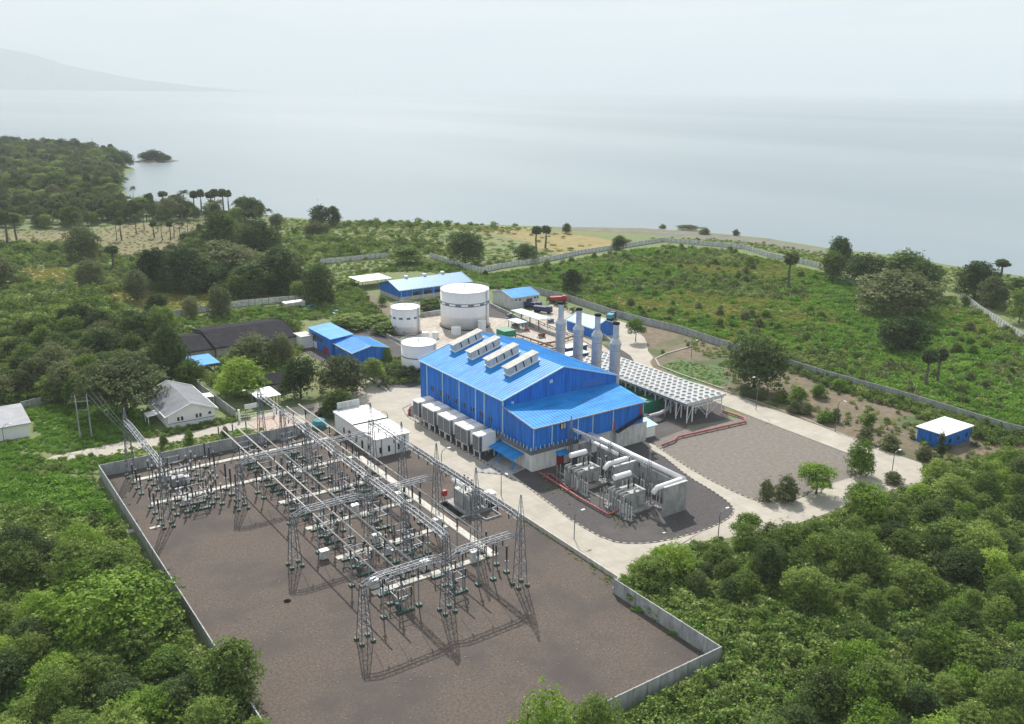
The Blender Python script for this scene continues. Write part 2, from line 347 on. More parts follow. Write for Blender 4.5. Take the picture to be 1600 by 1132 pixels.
# roads
def ribbon(name, left, right, z, mat):
    b = MB(); n = len(left)
    b.add([(x, y, z) for x, y in left]+[(x, y, z) for x, y in right], [(i, i+1, n+i+1, n+i) for i in range(n-1)])
    o = b.build(name, mat);
    if o.data.polygons[0].normal.z < 0: o.data.flip_normals()
    o['kind'] = 'structure'; return o
road_main = [(106.4,236),(106.4,200),(106.4,150),(106.4,114)]+PX([(966,910),(1000,900),(1038,868),(1070,850),(1130,842),(1200,834),(1300,800),(1380,770),(1445,752),(1440,722),(1380,700),(1326,683),(1246,650),(1130,610),(1075,590),
                (1028,572),(1024,562),(1040,554),(1085,541),(1045,527),(1005,513),(960,500),(900,488),(862,476),(845,486),(900,508),(945,530),(985,556),(1000,580),(1060,602),(1126,632),(1220,668),(1322,707),(1372,722),(1345,742),(1300,756),(1262,772),(1235,783),(1192,785),(1158,774),(1090,740),(1026,697),
                (1000,688),(1018,703),(1036,713),(1076,746),(1111,766),(1140,787),(1147,800),(1135,813),(1100,829),(1036,846),(987,850),(951,845),(900,818),(862,788),(800,742),(760,722),(700,690),(668,668),(650,655),(636,650),(640,636),(668,625),(668,600),(640,607),(600,606),(574,588),(560,596)])
sheet('road', road_main, .05, m_road)
sheet('access_road', PX([(40,735),(83,713),(214,687),(300,675),(386,655),(440,640),(540,622),(572,596),(604,612),(580,640),(520,664),(440,684),(385,668),(330,680),(243,697),(194,709),(126,719),(64,731)]), .035, m_road)
sheet('paved_court', PX([(394,656),(462,640),(470,668),(400,690)]), .045, m_pink)
sheet('car_park', PX([(475,640),(560,622),(585,640),(520,668),(480,672)]), .04, m_lot)
sheet('gravel_lot', PX([(1020,690),(1080,668),(1165,650),(1127,632),(1322,707),(1372,722),(1345,742),(1300,756),(1262,772),(1235,783),(1192,785),(1158,774),(1090,740),(1026,697)]), .045, m_lot)
sheet('array_ground', PX([(1004,672),(1060,668),(1140,656),(1129,631),(1000,588),(960,575),(900,600),(960,640)]), .04, m_bay)
sheet('transformer_bay', PX([(795,738),(860,788),(900,818),(951,845),(987,850),(1036,846),(1100,829),(1135,813),(1147,800),(1140,787),(1111,766),(1076,746),(1036,713),(1018,703),(900,690),(840,720)]), .045, m_bay)

sheet('loading_apron', PX([(742,738),(800,742),(842,724),(820,700),(790,700)]), .055, m_conc)
# tank platform
sheet('tank_platform', PX([(575,512),(690,488),(800,500),(850,520),(760,560),(700,560),(660,560)]), .06, m_plat)
sheet('process_floor', PX([(760,560),(800,505),(845,478),(900,505),(960,555),(900,590),(840,560)]), .065, m_plat)
sheet('dirt_track', rough(PX([(555,460),(575,458),(612,478),(620,492),(600,494),(580,478)]), .5, 4), .06, m_soil)
sheet('dirt_track', rough(PX([(70,705),(150,665),(190,650),(200,656),(150,680),(100,712)]), .3, 3), .045, m_soil)
sheet('lawn', rough(PX([(1030,572),(1060,562),(1130,575),(1140,600),(1120,606),(1060,590)]), 1, 4), .075, m_greenfield)

def along(pts, step):
    out = []; acc = 0.0
    for i in range(len(pts)-1):
        a = Vector((*pts[i], 0)); b = Vector((*pts[i+1], 0)); d = (b-a).length
        if d < 1e-6: continue
        while acc <= d:
            out.append((a.lerp(b, acc/d), (b-a).normalized())); acc += step
        acc -= d
    return out
def kerb(pts, name='kerb', painted=True, h=.16, w=.3):
    b = MB(); n = 0
    for p, d in along(pts, .8):
        nn = Vector((-d.y, d.x, 0))*w/2; e = d*.79; b.cm = (n % 2) if painted else 1; n += 1
        q = [p-nn, p+e-nn, p+e+nn, p+nn]
        b.add([(v.x, v.y, 0) for v in q]+[(v.x, v.y, h) for v in q], [(4,5,6,7),(0,1,5,4),(1,2,6,5),(2,3,7,6),(3,0,4,7)])
    o = b.build(name, [m_kerbdark, m_kerb]); o['kind'] = 'structure'; return o
kerb(smooth_poly(PX([(742,738),(800,744),(862,790),(900,819),(951,846),(987,851),(1036,847),(1100,830),(1136,813),(1148,800),(1141,787),(1111,766),(1076,746),(1036,713)]), 1, False))
kerb(smooth_poly(PX([(1026,698),(1090,741),(1158,775),(1192,786),(1235,784),(1262,773)]), 1, False))
kerb([(116.3,170.5),(116.2,177.5),(116.3,184),(116.2,204),(116.4,218),(118.5,224.5),(121.5,226)])
kerb(PX([(1127,633),(1220,669),(1322,708)]), painted=False)
kerb(PX([(1130,610),(1246,650),(1326,683),(1380,699)]), painted=False)
kerb(PX([(1130,609),(1060,585),(1030,573),(1024,562),(1040,554),(1085,541)]), painted=False, h=.4, w=.5)
# oil pits and loose slabs in the transformer bay
sheet('oil_pit', [(118.6,150.5),(130.5,150.5),(130.5,159.8),(118.6,159.8)], .06, m_black if False else m_bay)
b = MB()
for i in range(14):
    x, y = rng.uniform(122.5, 134), rng.uniform(124, 160); s_ = rng.uniform(.3, .8); b.box(x, x+s_, y, y+s_*.7, .06, .2)
tag(b.build('loose_slabs', m_trench), 'pale loose concrete slabs lying around on the dark gravel by the transformers', 'slabs', kind='stuff')
b = MB(); b.lathe([(0.6,.0),(.68,.09),(.68,.10)], 20, at(449,940)); tag(b.build('manhole', m_black), 'round black manhole alone on the bare brown gravel yard', 'manhole')
for (px, py, wv, hv, lb) in ((206,831,3.2,1.4,'pale oval concrete slab lying near the left yard wall'), (243,825,2.4,.8,'thin pale slab lying in front of the left equipment bay'), (748,872,1.6,1.4,'square pale kerb frame on the gravel by the long road wall')):
    x, y = at(px, py); tag(MB().box(x-wv/2, x+wv/2, y-hv/2, y+hv/2, .03, .22).build('slab', m_trench), lb, 'slab')

# ------------------------------------------------------------------ buildings
def window_part(par, x0, x1, y0, y1, z0, z1, label=None):
    f = MB().box(x0, x1, y0, y1, z0, z1).build('window', m_dark, par)
    return f
def gable_hall(name, label, x0, x1, y0, y1, eave, ridge, axis, mwall, mroof, over=.5, rib=1.0, trim=None, cat='building', plinth=None, z0=0):
    """gabled building; ridge runs along 'axis'"""
    cx, cy = (x0+x1)/2, (y0+y1)/2; t = thing(name, label, cat, (cx, cy, 0))
    hx, hy = (x1-x0)/2, (y1-y0)/2
    def T(a, b, z): return (a, b, z) if axis == 'y' else (b, a, z)      # a across the ridge, b along it
    ha, hb = (hx, hy) if axis == 'y' else (hy, hx)
    b = MB(); pts = [(-ha,z0),(ha,z0),(ha,eave),(0,ridge),(-ha,eave)]
    b.add([T(a,-hb,z) for a, z in pts]+[T(a,hb,z) for a, z in pts], [(0,1,2,3,4),(9,8,7,6,5),(0,5,6,1),(1,6,7,2),(0,4,9,5)])
    if plinth: b.cm = 1; [b.box(*(T(-ha-.05,0,0)[0], T(ha+.05,0,0)[0]) if axis=='y' else (-hb-.05, hb+.05), *((-hb-.05, hb+.05) if axis=='y' else (-ha-.05, ha+.05)), 0, plinth)]
    b.build('wall', [mwall, m_cream], t)
    r = MB(); k = (ridge-eave)/ha; th = .18
    for s in (-1, 1):
        e = s*(ha+over); ez = eave-k*over+th+.02; rz = ridge+th+.02
        r.slab([T(0,-hb-over,rz), T(e,-hb-over,ez), T(e,hb+over,ez), T(0,hb+over,rz)], th)
        if rib:
            n = int((2*hb+2*over)/rib)
            for i in range(n+1):
                q = -hb-over+.05+i*rib; r.bar(T(s*.1,q,rz+.03-k*.1), T(e,q,ez+.03), .09, .07)
    r.build('roof', mroof, t)
    tr = MB()
    for s in (-1, 1):
        tr.bar(T(s*(ha+over+.1),-hb-over,eave-k*over), T(s*(ha+over+.1),hb+over,eave-k*over), .22, .3)
        for q in (-hb-over-.08, hb+over+.08):
            tr.bar(T(0,q,ridge+.22), T(s*(ha+over),q,eave-k*over+.22), .16, .32)
    tr.build('trim', trim or m_pale, t)
    return t
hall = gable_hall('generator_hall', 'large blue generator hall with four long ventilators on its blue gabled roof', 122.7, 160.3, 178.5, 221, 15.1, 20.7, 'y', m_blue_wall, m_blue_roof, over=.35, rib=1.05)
def on_hall(x, y): return x-141.5, y-199.75
for y in (217.0, 208.3, 199.5, 191.3, 187.1, 178.6):
    x_, y_ = on_hall(122.7, y); MB().box(x_-.2, x_+.0, y_-.16, y_+.16, 0, 14.9).build('downpipe', m_pale, hall)
for y in (214.2,209.9,205.8,201.4,197.2,192.9,188.6,184.4):
    x_, y_ = on_hall(122.7, y); wn = MB().box(x_-.06, x_+.05, y_-.65, y_+.65, 7.6, 8.9).build('window', m_dark, hall)
    MB().box(x_-.09, x_-.065, y_-.05, y_+.05, 7.6, 8.9).build('frame', m_cream, wn)
# pale panel patch high on the gable, small vent plates
MB().box(6.4, 14.6, -21.33, -21.26, 13.6, 15.6).build('faded_panel', M('faded_blue_panel', (.03,.15,.5), .5, var=.05), hall)
MB().box(-4.3, -3.3, -21.33, -21.26, 17.0, 17.9).build('vent_plate', m_pale, hall); MB().box(-16.4, -15.6, -21.33, -21.26, 13.6, 14.3).build('vent_plate', m_pale, hall)
# annex: shed roof falling towards the viewer, blue over a white base
ax = MB(); X0, X1, Y0, Y1 = -18.8, 17.6, -33.8, -21.26
ax.add([(X0,Y0,5.6),(X1,Y0,5.6),(X1,Y1,5.6),(X0,Y1,5.6),(X0,Y0,11.5),(X1,Y0,11.5),(X1,Y1,13.2),(X0,Y1,13.2)], [(0,3,2,1),(0,1,5,4),(1,2,6,5),(3,0,4,7),(4,5,6,7)])
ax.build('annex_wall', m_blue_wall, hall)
r = MB(); r.slab([(X0-.3,Y0-.5,11.65),(X1+.4,Y0-.5,11.65),(X1+.4,Y1-.02,13.45),(X0-.3,Y1-.02,13.45)], .18)
n = int((X1-X0)/1.05)
for i in range(n+1): r.bar((X0-.2+i*1.05,Y0-.5,11.69),(X0-.2+i*1.05,Y1-.05,13.49), .09, .07)
r.build('annex_roof', m_blue_roof, hall)
MB().bar((X0-.3,Y0-.62,11.5),(X1+.4,Y0-.62,11.5),.22,.3).bar((X0-.38,Y0-.5,11.7),(X0-.38,Y1,13.5),.16,.3).build('gutter', m_galv, hall)
wl = MB().prism([(X0+.1,Y0+.1),(-7,Y0+.1),(-7,Y0+1.5),(X1,Y0+1.5),(X1,Y1),(X0+.1,Y1)], 0, 5.58); wl.build('ground_floor_wall', m_basewall, hall)
for xx in (X0+.15, -13, -4.8, 0, 6.8, X1-.3):
    MB().box(xx, xx+.25, Y0-.1, Y0, 5.6, 11.3).build('downpipe', m_pale, hall)
bl = MB(); bl.box(X0-1.1, -5.0, Y0-.9, Y0, 5.0, 6.0).box(X0-1.1, X0, Y0, -16.0, 5.0, 6.0); bl.build('balcony', m_steel, hall)
bp_ = MB()
for i in range(13): MB().box(X0-1.05, X0-.9, Y0-.6+i*1.4, Y0-.45+i*1.4, 6, 6.9).build('balcony_post', m_pale, hall)
for i in range(11): MB().box(X0-.9+i*1.35, X0-.75+i*1.35, Y0-.85, Y0-.7, 6, 6.9).build('balcony_post', m_pale, hall)
w1 = MB().box(-10.4, -8.4, Y0-.06, Y0, 9.5, 11).build('window', m_dark, hall); MB().box(-10.1,-9.5,Y0-.1,Y0-.065,9.6,10.9).box(-9.3,-8.7,Y0-.1,Y0-.065,9.6,10.9).build('frame', m_cream, w1)
for xx, zz in ((6.7,5.6),(16.0,8.0)): MB().box(xx, xx+.9, Y0-.07, Y0, zz, zz+2.4).build('door', m_red, hall)
dr = MB().box(-11.2,-8.9, Y0+.02, Y0+.09, 0, 3).build('door', m_red, hall)
MB().slab([(-11.6,Y0-1.4,3.1),(-8.2,Y0-1.4,3.1),(-8.2,Y0+.05,3.9),(-11.6,Y0+.05,3.9)], .12).build('awning', m_blue_roof, hall)
MB().slab([(-22.4,-30.5,3.0),(-18.9,-30.5,3.9),(-18.9,-18.0,3.9),(-22.4,-18.0,3.0)], .14).box(-22.3,-22.1,-30.3,-30.1,0,2.8).box(-22.3,-22.1,-24.3,-24.1,0,2.8).box(-22.3,-22.1,-18.4,-18.2,0,2.8).build('loading_canopy', m_blue_roof, hall)
# outside stair and platform at the right end of the annex
st = MB(); st.slab([(7.5,Y0-1.5,5.3),(16,Y0-1.5,7.9),(16,Y0-.3,7.9),(7.5,Y0-.3,5.3)], .3).box(15.8,18.4,Y0-1.5,Y0-.1,7.8,8.0)
st.bar((7.5,Y0-1.5,6.2),(16,Y0-1.5,8.9),.07).bar((16,Y0-1.5,8.9),(18.4,Y0-1.5,8.9),.07); st.build('stair', m_dark, hall)
MB().box(8.5, 19.2, Y0+.2, Y0+6, 0, 5.55).build('stair_block', m_offwhite, hall)
sh = thing('plant_shed', 'small white shed with pale blue roof beside the stair end of the blue hall', 'shed', (163.3,168.8,0))
MB().box(-1.8,1.8,-1.4,2.6,0,3.2).build('wall', m_white, sh); MB().slab([(-2.2,-1.9,3.3),(2.4,-1.9,3.3),(2.4,3,4.0),(-2.2,3,4.0)],.15).build('roof', m_pale, sh)
# ventilators on the roof slope
slope = math.atan2(20.7-15.1, 18.8)
def vent():
    t = thing('roof_ventilator', 'x', 'ventilator', group='long ventilators on the blue hall roof')
    b = MB(); b.box(-5,5,-1.1,1.1,.35,2.3); b.build('housing', m_alu if False else m_offwhite, t)
    MB().slab([(-5.3,-1.5,2.45),(5.3,-1.5,2.45),(5.3,1.5,2.45),(-5.3,1.5,2.45)],.14).build('cap', m_cream, t)
    for k in range(3): MB().box(-2.7+k*2.6,-2.4+k*2.6,-1.2,-1.1,.5,2.25).build('slot', m_dark, t)
    MB().box(-5.2,5.2,-1.4,1.4,.02,.35).build('curb', m_white, t)
    return t
kv = Kind(vent())
for y, lab in ((215.6,'farthest of the four long ventilators on the blue roof, by the far gable'),(206.4,'second ventilator from the far gable of the blue roof'),(197.4,'third ventilator from the far gable of the blue roof'),(188.3,'long ventilator nearest the front gable of the blue roof')):
    v = kv.put((135.4, y, 15.1+(135.4-122.7)*math.tan(slope)+.25), 0, lab); v.rotation_euler = (0, -slope, 0)
# coolers beside the hall
def cooler():
    t = thing('intake_filter_box', 'x', 'filter box', group='grey filter boxes along the blue wall')
    MB().box(-2.6,2.6,-1.38,1.38,2,6.3).build('housing', m_white, t)
    MB().box(-2.7,-.4,-1.48,1.48,6.3,6.42).box(-.4,2.6,-1.4,1.4,6.3,6.6).build('top', m_tankroof, t)
    MB().box(-2.68,-2.6,-1.3,1.3,2.2,6.0).build('louvre', m_steel, t)
    MB().box(-2.5,-1.7,-1.56,-1.5,2.0,6.05).build('side_panel', m_steel, t)
    for x in (-2.3,2.1):
        for y in (-1.4,1.2): MB().box(x,x+.2,y,y+.2,0,2).build('leg', m_white, t)
    MB().box(2.6,4.3,-1,1,3.2,5.6).build('duct', m_offwhite, t)
    return t
kc = Kind(cooler()); order = ['farthest','second','third','fourth','fifth','sixth','nearest']
for i, y in enumerate((212.2,207.0,203.7,198.5,195.3,189.9,186.7)):
    kc.put((118.7,y,0),0,('%s grey filter box counted from the far end of the blue wall' % order[i]) if i < 6 else 'x')
kc.put((118.7,181.2,0),0,'grey filter box standing apart at the near end of the row, by the loading canopy')
for o in [o for o in sc.objects if o.get('label') == 'x']: o['label'] = 'seventh grey filter box from the far road end, in the last pair'

# white control building with antennas in the yard
cb = thing('control_building', 'white flat-roofed control building with stained roof between yard and road', 'building', (99.7,207.5,0))
MB().box(-4.7,4.9,-12.3,12.2,0,4.7).build('wall', m_white, cb); b = MB().box(-5,5.2,-12.6,0,4.72,5.05).box(-5,5.2,.12,12.5,4.72,5.25); b.build('roof', m_whiteroof, cb)
MB().box(-5,-2.2,12.52,12.7,4.3,5.4).build('blue_fascia', m_teal, cb); MB().box(-3.5,3.2,12.9,13.1,4.9,7.2).build('sign_board', m_offwhite, cb)
MB().box(-4.9,5.1,.0,.11,4.75,5.35).build('roof_joint', m_dark, cb)
for y, z0_, h_, wy in ((-9,.8,2,.8),(-5.2,0,2.3,1),(-1.5,.8,1.6,.8),(2.2,0,2.6,1.4),(6,.9,1.5,.8)): MB().box(-4.76,-4.7,y,y+wy,z0_,z0_+h_).build('window', m_dark, cb)
for x in (-3.6,-1.2,1.6): MB().box(x,x+.6,-12.36,-12.3,1,2.6).build('window', m_dark, cb)
for x in (-3.1,.8,3.6): MB().box(x,x+.18,-12.45,-12.3,0,4.7).build('pilaster', m_steel, cb)

def flat_house(name, label, x0, x1, y0, y1, h, mw, mr, over=.3, tilt=0, cat='building', th=.2):
    cx, cy = (x0+x1)/2, (y0+y1)/2; t = thing(name, label, cat, (cx,cy,0)); hx, hy = (x1-x0)/2, (y1-y0)/2
    if mw: MB().box(-hx,hx,-hy,hy,0,h).build('wall', mw, t)
    else:
        for sx in (-1,1):
            for k in range(4): MB().box(sx*hx*.9-.1, sx*hx*.9+.1, -hy*.95+k*hy*.63-.1, -hy*.95+k*hy*.63+.1, 0, h+.1).build('post', m_steel, t)
    MB().slab([(-hx-over,-hy-over,h+.25),(hx+over,-hy-over,h+.25+tilt),(hx+over,hy+over,h+.25+tilt),(-hx-over,hy+over,h+.25)],th).build('roof', mr, t)
    return t
# long blue shed behind the tanks
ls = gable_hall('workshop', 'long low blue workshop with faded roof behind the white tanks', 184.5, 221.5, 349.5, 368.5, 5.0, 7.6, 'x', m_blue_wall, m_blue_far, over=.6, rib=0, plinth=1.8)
for x in (-9.5,0,9.5):
    v = MB().lathe([(.55,0),(.55,.8),(.95,.9),(.9,1.5),(.1,1.7)], 12, (x,1.0)).build('roof_turbine', m_white, ls); v.location = (0,0,7.3)
for x in (-12,-6.5,-1,4.5,10): MB().box(x,x+4,-9.56,-9.5,1.9,3.4).build('window', m_dark, ls)
for x in (-17.8,-12.3,-6.8,-1.3,4.2): MB().box(x,x+.18,-9.62,-9.5,0,4.9).build('downpipe', m_pale, ls)
flat_house('open_shelter', 'white-roofed open shelter left of the long blue workshop', 181,196.5,380.5,393.5,3.7,None,m_tankroof, cat='shelter')
# two blue sheds left of the tanks
ba = flat_house('pump_building', 'tall blue building with single-pitch roof beside its white annex, left of the tanks', 123.5,131.6,285.5,304.8,6.2,m_blue_wall,m_blue_roof,over=.4,tilt=.7)
MB().box(-4.12,-4.05,-7,-2.5,0,2.6).build('shutter', m_red, ba); MB().box(-4.12,-4.05,3,8,0,2.4).build('shutter', m_white, ba); MB().box(-4.2,-4.05,-2,7,3.6,5).build('louvre', m_dark, ba)
flat_house('annex_hut', 'small white hut standing against the tall blue building', 118.8,123.2,301,307.5,4.2,m_white,m_cream, cat='hut')
gable_hall('store_building', 'blue gabled store building in front of the leftmost tanks', 124.6,137.6,270.2,285.2,4.9,6.3,'y',m_blue_wall,m_blue_roof,over=.4,rib=1.0)
# right of the tanks
ph = gable_hall('pump_house', 'white building with blue gable roof at the far end of the plant', 217.3,231.3,310,325,5.0,6.8,'x',m_offwhite,m_blue_roof,over=.3,rib=0)
MB().box(.5,3.4,-7.57,-7.5,.6,3.8).build('door', m_dark, ph)
for x in (-5.5,-3.5,4.5,6): MB().box(x,x+.9,-7.56,-7.5,3.5,4.2).build('window', m_dark, ph)
flat_house('pipe_shelter', 'pale green-roofed open shelter over machinery in front of the white pump house', 205.8,210.8,275.5,294,4.2,None,m_pale, cat='shelter')
flat_house('pipe_shelter', 'small pale blue-roofed shelter at the edge of the pipe yard', 198.5,202.5,279,286,3.0,None,m_pale, cat='shelter')
gable_hall('side_store', 'blue shed with gable roof seen behind the tall chimneys', 216.2,227.5,255,271,3.9,6.2,'y',m_blue_wall,m_blue_far,over=.4,rib=0)
cab = flat_house('tarpaulin_frame', 'bright green covered tank frame standing on legs behind the hall', 184.2,189.6,267.6,273.2,2.0,None,m_brightgreen, cat='tank')
MB().box(-2.6,2.6,-2.7,2.7,2.3,4.3).build('tank', m_brightgreen, cab)
for i, (px, py) in enumerate(((905,537),(907,549),(903,560))):
    x, y = at(px, py, 3); flat_house('pump_skid', 'low pump shelter with pale blue roof between chimneys, %s from the hall' % ('farthest','middle one','nearest')[i], x-7, x+2, y-2, y+2, 2.6, m_darkblue, m_pale, cat='shelter')
# houses on the left
gh = gable_hall('gatehouse', 'white house with grey corrugated gable roof beside the access road', 57.2,70.0,244.8,267.5,3.9,6.4,'y',m_white,m_greyroof,over=.7,rib=.9, trim=m_white)
for x in (-3.9,-2.9,1.1,2.1): MB().box(x,x+.6,-11.42,-11.36,1.9,3).build('window', m_dark, gh)
MB().box(4.6,5.4,-11.42,-11.36,2.3,3).build('window', m_dark, gh); MB().box(-6.42,6.42,-11.44,-11.36,1.35,1.5).build('plinth_line', m_steel, gh)
MB().slab([(-10.6,-6.6,3.0),(-7.1,-6.6,3.3),(-7.1,-2.6,3.3),(-10.6,-2.6,3.0)],.12).box(-10.4,-10.25,-6.4,-6.25,0,2.9).box(-10.4,-10.25,-2.9,-2.75,0,2.9).build('porch', m_white, gh)
MB().slab([(7.2,2.5,2.7),(10.6,2.5,2.5),(10.6,6.5,2.5),(7.2,6.5,2.7)],.12).box(10.3,10.45,2.7,2.85,0,2.4).box(10.3,10.45,6.2,6.35,0,2.4).build('lean_to_roof', m_white, gh)
dh = gable_hall('canteen', 'long house under a dark corrugated roof, half hidden behind trees', 90,119,306,335,3.8,6.4,'x',m_cream,m_blackroof,over=.6,rib=0,trim=m_blackroof)
for x in (-8,-6.6,2,3.4): MB().box(x,x+.8,-14.58,-14.5,1.4,2.7).build('window', m_dark, dh)
gable_hall('canteen_wing', 'lower wing with a dark roof at the left end of the long dark-roofed house', 80.3,89.6,307,331,3.4,5.6,'x',m_cream,m_blackroof,over=.4,rib=0,trim=m_blackroof)
flat_house('carport', 'bright blue sheet-roofed shelter between the trees and the dark-roofed house', 77.5,85.5,289,301,3.2,None,m_blue_roof, cat='shelter')
flat_house('guard_shelter', 'white pavilion roof beside the switchyard gate', 83.5,90,247.2,256,3.1,None,m_whiteroof, cat='shelter')
gable_hall('guard_house', 'low dark-roofed house behind the white pavilion at the gate', 89,98,259,269,3,4.6,'x',m_cream,m_blackroof,over=.4,rib=0,trim=m_blackroof)
flat_house('quarters', 'white flat-roofed house cut by the left edge of the photo', 8,25.2,260,277.5,3.7,m_white,m_greyroof,over=.7)
w_ = flat_house('site_store', 'small blue shed with white flat roof at the edge of the wood', 221.3,234.2,117.6,125.2,4.1,m_blue_wall,m_tankroof,over=.5)
for x in (-4,0,4): MB().box(x,x+.9,-3.88,-3.8,1.5,2.6).build('window', m_dark, w_)
flat_house('container_office', 'small cream container office by the far white wall', 136.4,145.3,361,364.8,2.6,m_cream,m_white,over=.1, cat='container')

# storage tanks
def tank(name, label, c, r, h, bands=(), ring=None):
    t = thing(name, label, 'tank', (c[0], c[1], 0))
    MB().lathe([(r+.55,0),(r+.55,.35)], 48).build('foundation', m_dark, t)
    MB().lathe([(r,.3),(r,h*.33),(r+.01,h*.33+.01),(r,h*.34),(r,h)], 64).build('shell', m_white, t, True)
    MB().lathe([(r+.08,h),(r+.08,h+.12),(r*.5,h+r*.03+.1),(.05,h+r*.055+.1)], 64).build('roof', m_tankroof, t)
    rl = MB()
    for i in range(48):
        a = 2*math.pi*i/48; b_ = 2*math.pi*(i+1)/48
        p = (math.cos(a)*r, math.sin(a)*r); q = (math.cos(b_)*r, math.sin(b_)*r)
        rl.bar((*p,h+.1),(*p,h+1.1),.05); rl.bar((*p,h+1.1),(*q,h+1.1),.05); rl.bar((*p,h+.65),(*q,h+.65),.04)
    rl.build('railing', m_offwhite, t)
    for z, col in ring or (): MB().lathe([(r+.03,z),(r+.03,z+.35)],64,cap=False).build('stripe', col, t)
    b = MB()
    for z, wd in bands:
        for k in range(12):
            a0 = 2*math.pi*k/12+.1; seg = wd
            for j in range(4):
                a = a0+seg*j/4; a2 = a0+seg*(j+1)/4
                b.add([(math.cos(a)*(r+.05),math.sin(a)*(r+.05),z),(math.cos(a2)*(r+.05),math.sin(a2)*(r+.05),z),(math.cos(a2)*(r+.05),math.sin(a2)*(r+.05),z+.75),(math.cos(a)*(r+.05),math.sin(a)*(r+.05),z+.75)],[(0,1,2,3)])
    if b.v: b.build('lettering_band', m_steel, t)
    # spiral-less ladder facing the hall, with cage
    a = R_(-62) ; p = Vector((math.cos(a)*(r+.25), math.sin(a)*(r+.25), 0)); ld = MB(); tt = Vector((-math.sin(a), math.cos(a), 0))*.35
    ld.bar(p-tt, p-tt+Vector((0,0,h+1)),.09).bar(p+tt, p+tt+Vector((0,0,h+1)),.09)
    for k in range(int(h/.6)): ld.bar(p-tt+Vector((0,0,k*.6)), p+tt+Vector((0,0,k*.6)),.06)
    ld.build('ladder', m_steel, t)
    n_ = MB().lathe([(.28,h+r*.04),(.28,h+r*.055+.9),(.4,h+r*.055+1.0),(.05,h+r*.055+1.3)],10).build('vent', m_white, t)
    return t
tank('storage_tank', 'largest white round storage tank with a band of dark panels', (186.6,298.9), 9.6, 14.7, bands=((9.4,.24),), ring=((9.2,m_galv),(10.2,m_galv)))
tank('storage_tank', 'medium tall white storage tank left of the largest one', (161.1,300.9), 5.6, 10.2, bands=((6.4,.26),))
c3 = at(653,542,10.5); tank('storage_tank', 'squat white tank close behind the left corner of the blue hall', (c3[0]+2.9,c3[1]+4.6), 5.8, 10.5, ring=((6.2,m_steel),))
def small_tank(label, c, r, h): 
    t = thing('day_tank', label, 'tank', (c[0],c[1],0)); MB().lathe([(r,0),(r,h)],28).build('shell', m_white, t, False); MB().lathe([(r+.05,h),(r+.05,h+.1),(.1,h+.35)],28).build('roof', m_tankroof, t)
    MB().tube([(r+.1,0,0),(r+.1,0,h+.5),(0,0,h+.6)],.08,6).build('pipe', m_offwhite, t)
small_tank('small white tank nearest the foot of the largest tank, left of its ladder', (176.2,288.6), 1.9, 2.6)
small_tank('slim upright white tank touching the right foot of the largest tank', (187,287.2), 1.6, 4.0)
small_tank('small cream tank between the medium and the squat white tanks', (163.2,289.5), 1.3, 2.3)
small_tank('second small cream tank beside the pipes behind the squat tank', (166.5,287.6), 1.2, 2.4)
# dike walls round the tanks
def lowwall(name, label, pts, h, w, mat, cat='wall'):
    b = MB()
    for i in range(len(pts)-1):
        a, c = Vector((*pts[i],h/2)), Vector((*pts[i+1],h/2)); b.bar(a, c, w, h)
    o = b.build(name, mat); return tag(o, label, cat)
lowwall('dike_wall', 'low grey dike wall around the white tank platform', [at(*p) for p in ((575,512),(640,545),(700,572))], 1.3, .4, m_conc)
lowwall('dike_wall', 'grey dike wall behind the white tanks', [at(*p) for p in ((575,510),(690,490),(760,480))], 1.7, .4, m_conc)
lowwall('dike_wall', 'long low wall between pipe yard and tank platform', [at(*p) for p in ((765,478),(850,520),(880,530))], 1.4, .5, m_conc)
lowwall('retaining_kerb', 'low pale kerb wall along the planting strip beside the hall road', [at(*p) for p in ((572,590),(604,612))], .8, .3, m_cream, 'kerb wall')

# chimneys
def chimney():
    t = thing('exhaust_chimney', 'x', 'chimney', group='tall steel chimneys behind the blue hall')
    MB().lathe([(1.55,0),(1.55,19.6),(1.75,19.7),(1.75,20.3),(.88,21.9)],28).build('silencer', m_alu, t, False)
    MB().lathe([(.86,21.9),(.86,26.4)],24).build('flue', m_alu, t)
    MB().lathe([(.88,26.2),(1.05,26.4),(1.08,26.7),(.9,26.85),(.2,26.9)],20,(.0,.0)).build('black_mouth', m_black, t)  # solid black cap closing the top of the flue
    b = MB().bar((1.6,-.3,0),(1.6,-.3,21),.07).bar((1.6,.3,0),(1.6,.3,21),.07)
    for k in range(34): b.bar((1.6,-.3,k*.6),(1.6,.3,k*.6),.05)
    b.build('ladder', m_steel, t)
    for z in (6,12,18): MB().lathe([(1.6,z),(1.6,z+.12)],28,cap=False).build('flange', m_galv, t)
    MB().tube([(-1.2,0,9),(-4.4,0,9),(-9.0,0,8)],[1.0,1.0,1.0],16).build('exhaust_duct', m_alu, t)
    return t
kch = Kind(chimney())
for (px, py), lb in zip(((877.1,473),(905,482.5),(934.4,491.5),(963.1,504.5)), ('farthest of the four steel chimneys, nearest the big tank','second steel chimney from the far end of the row','third steel chimney from the far end of the row','nearest of the four steel chimneys, at the array end')):
    x, y = at(px, py, 26.75); 
    f_ = 1; v = (x, y)
    # stand the row on one line x = 171.5
    k = 171.8/x; kch.put((171.8, y*k, 0), 0, lb, (1,1,(90-(90-26.75)*k)/26.75))

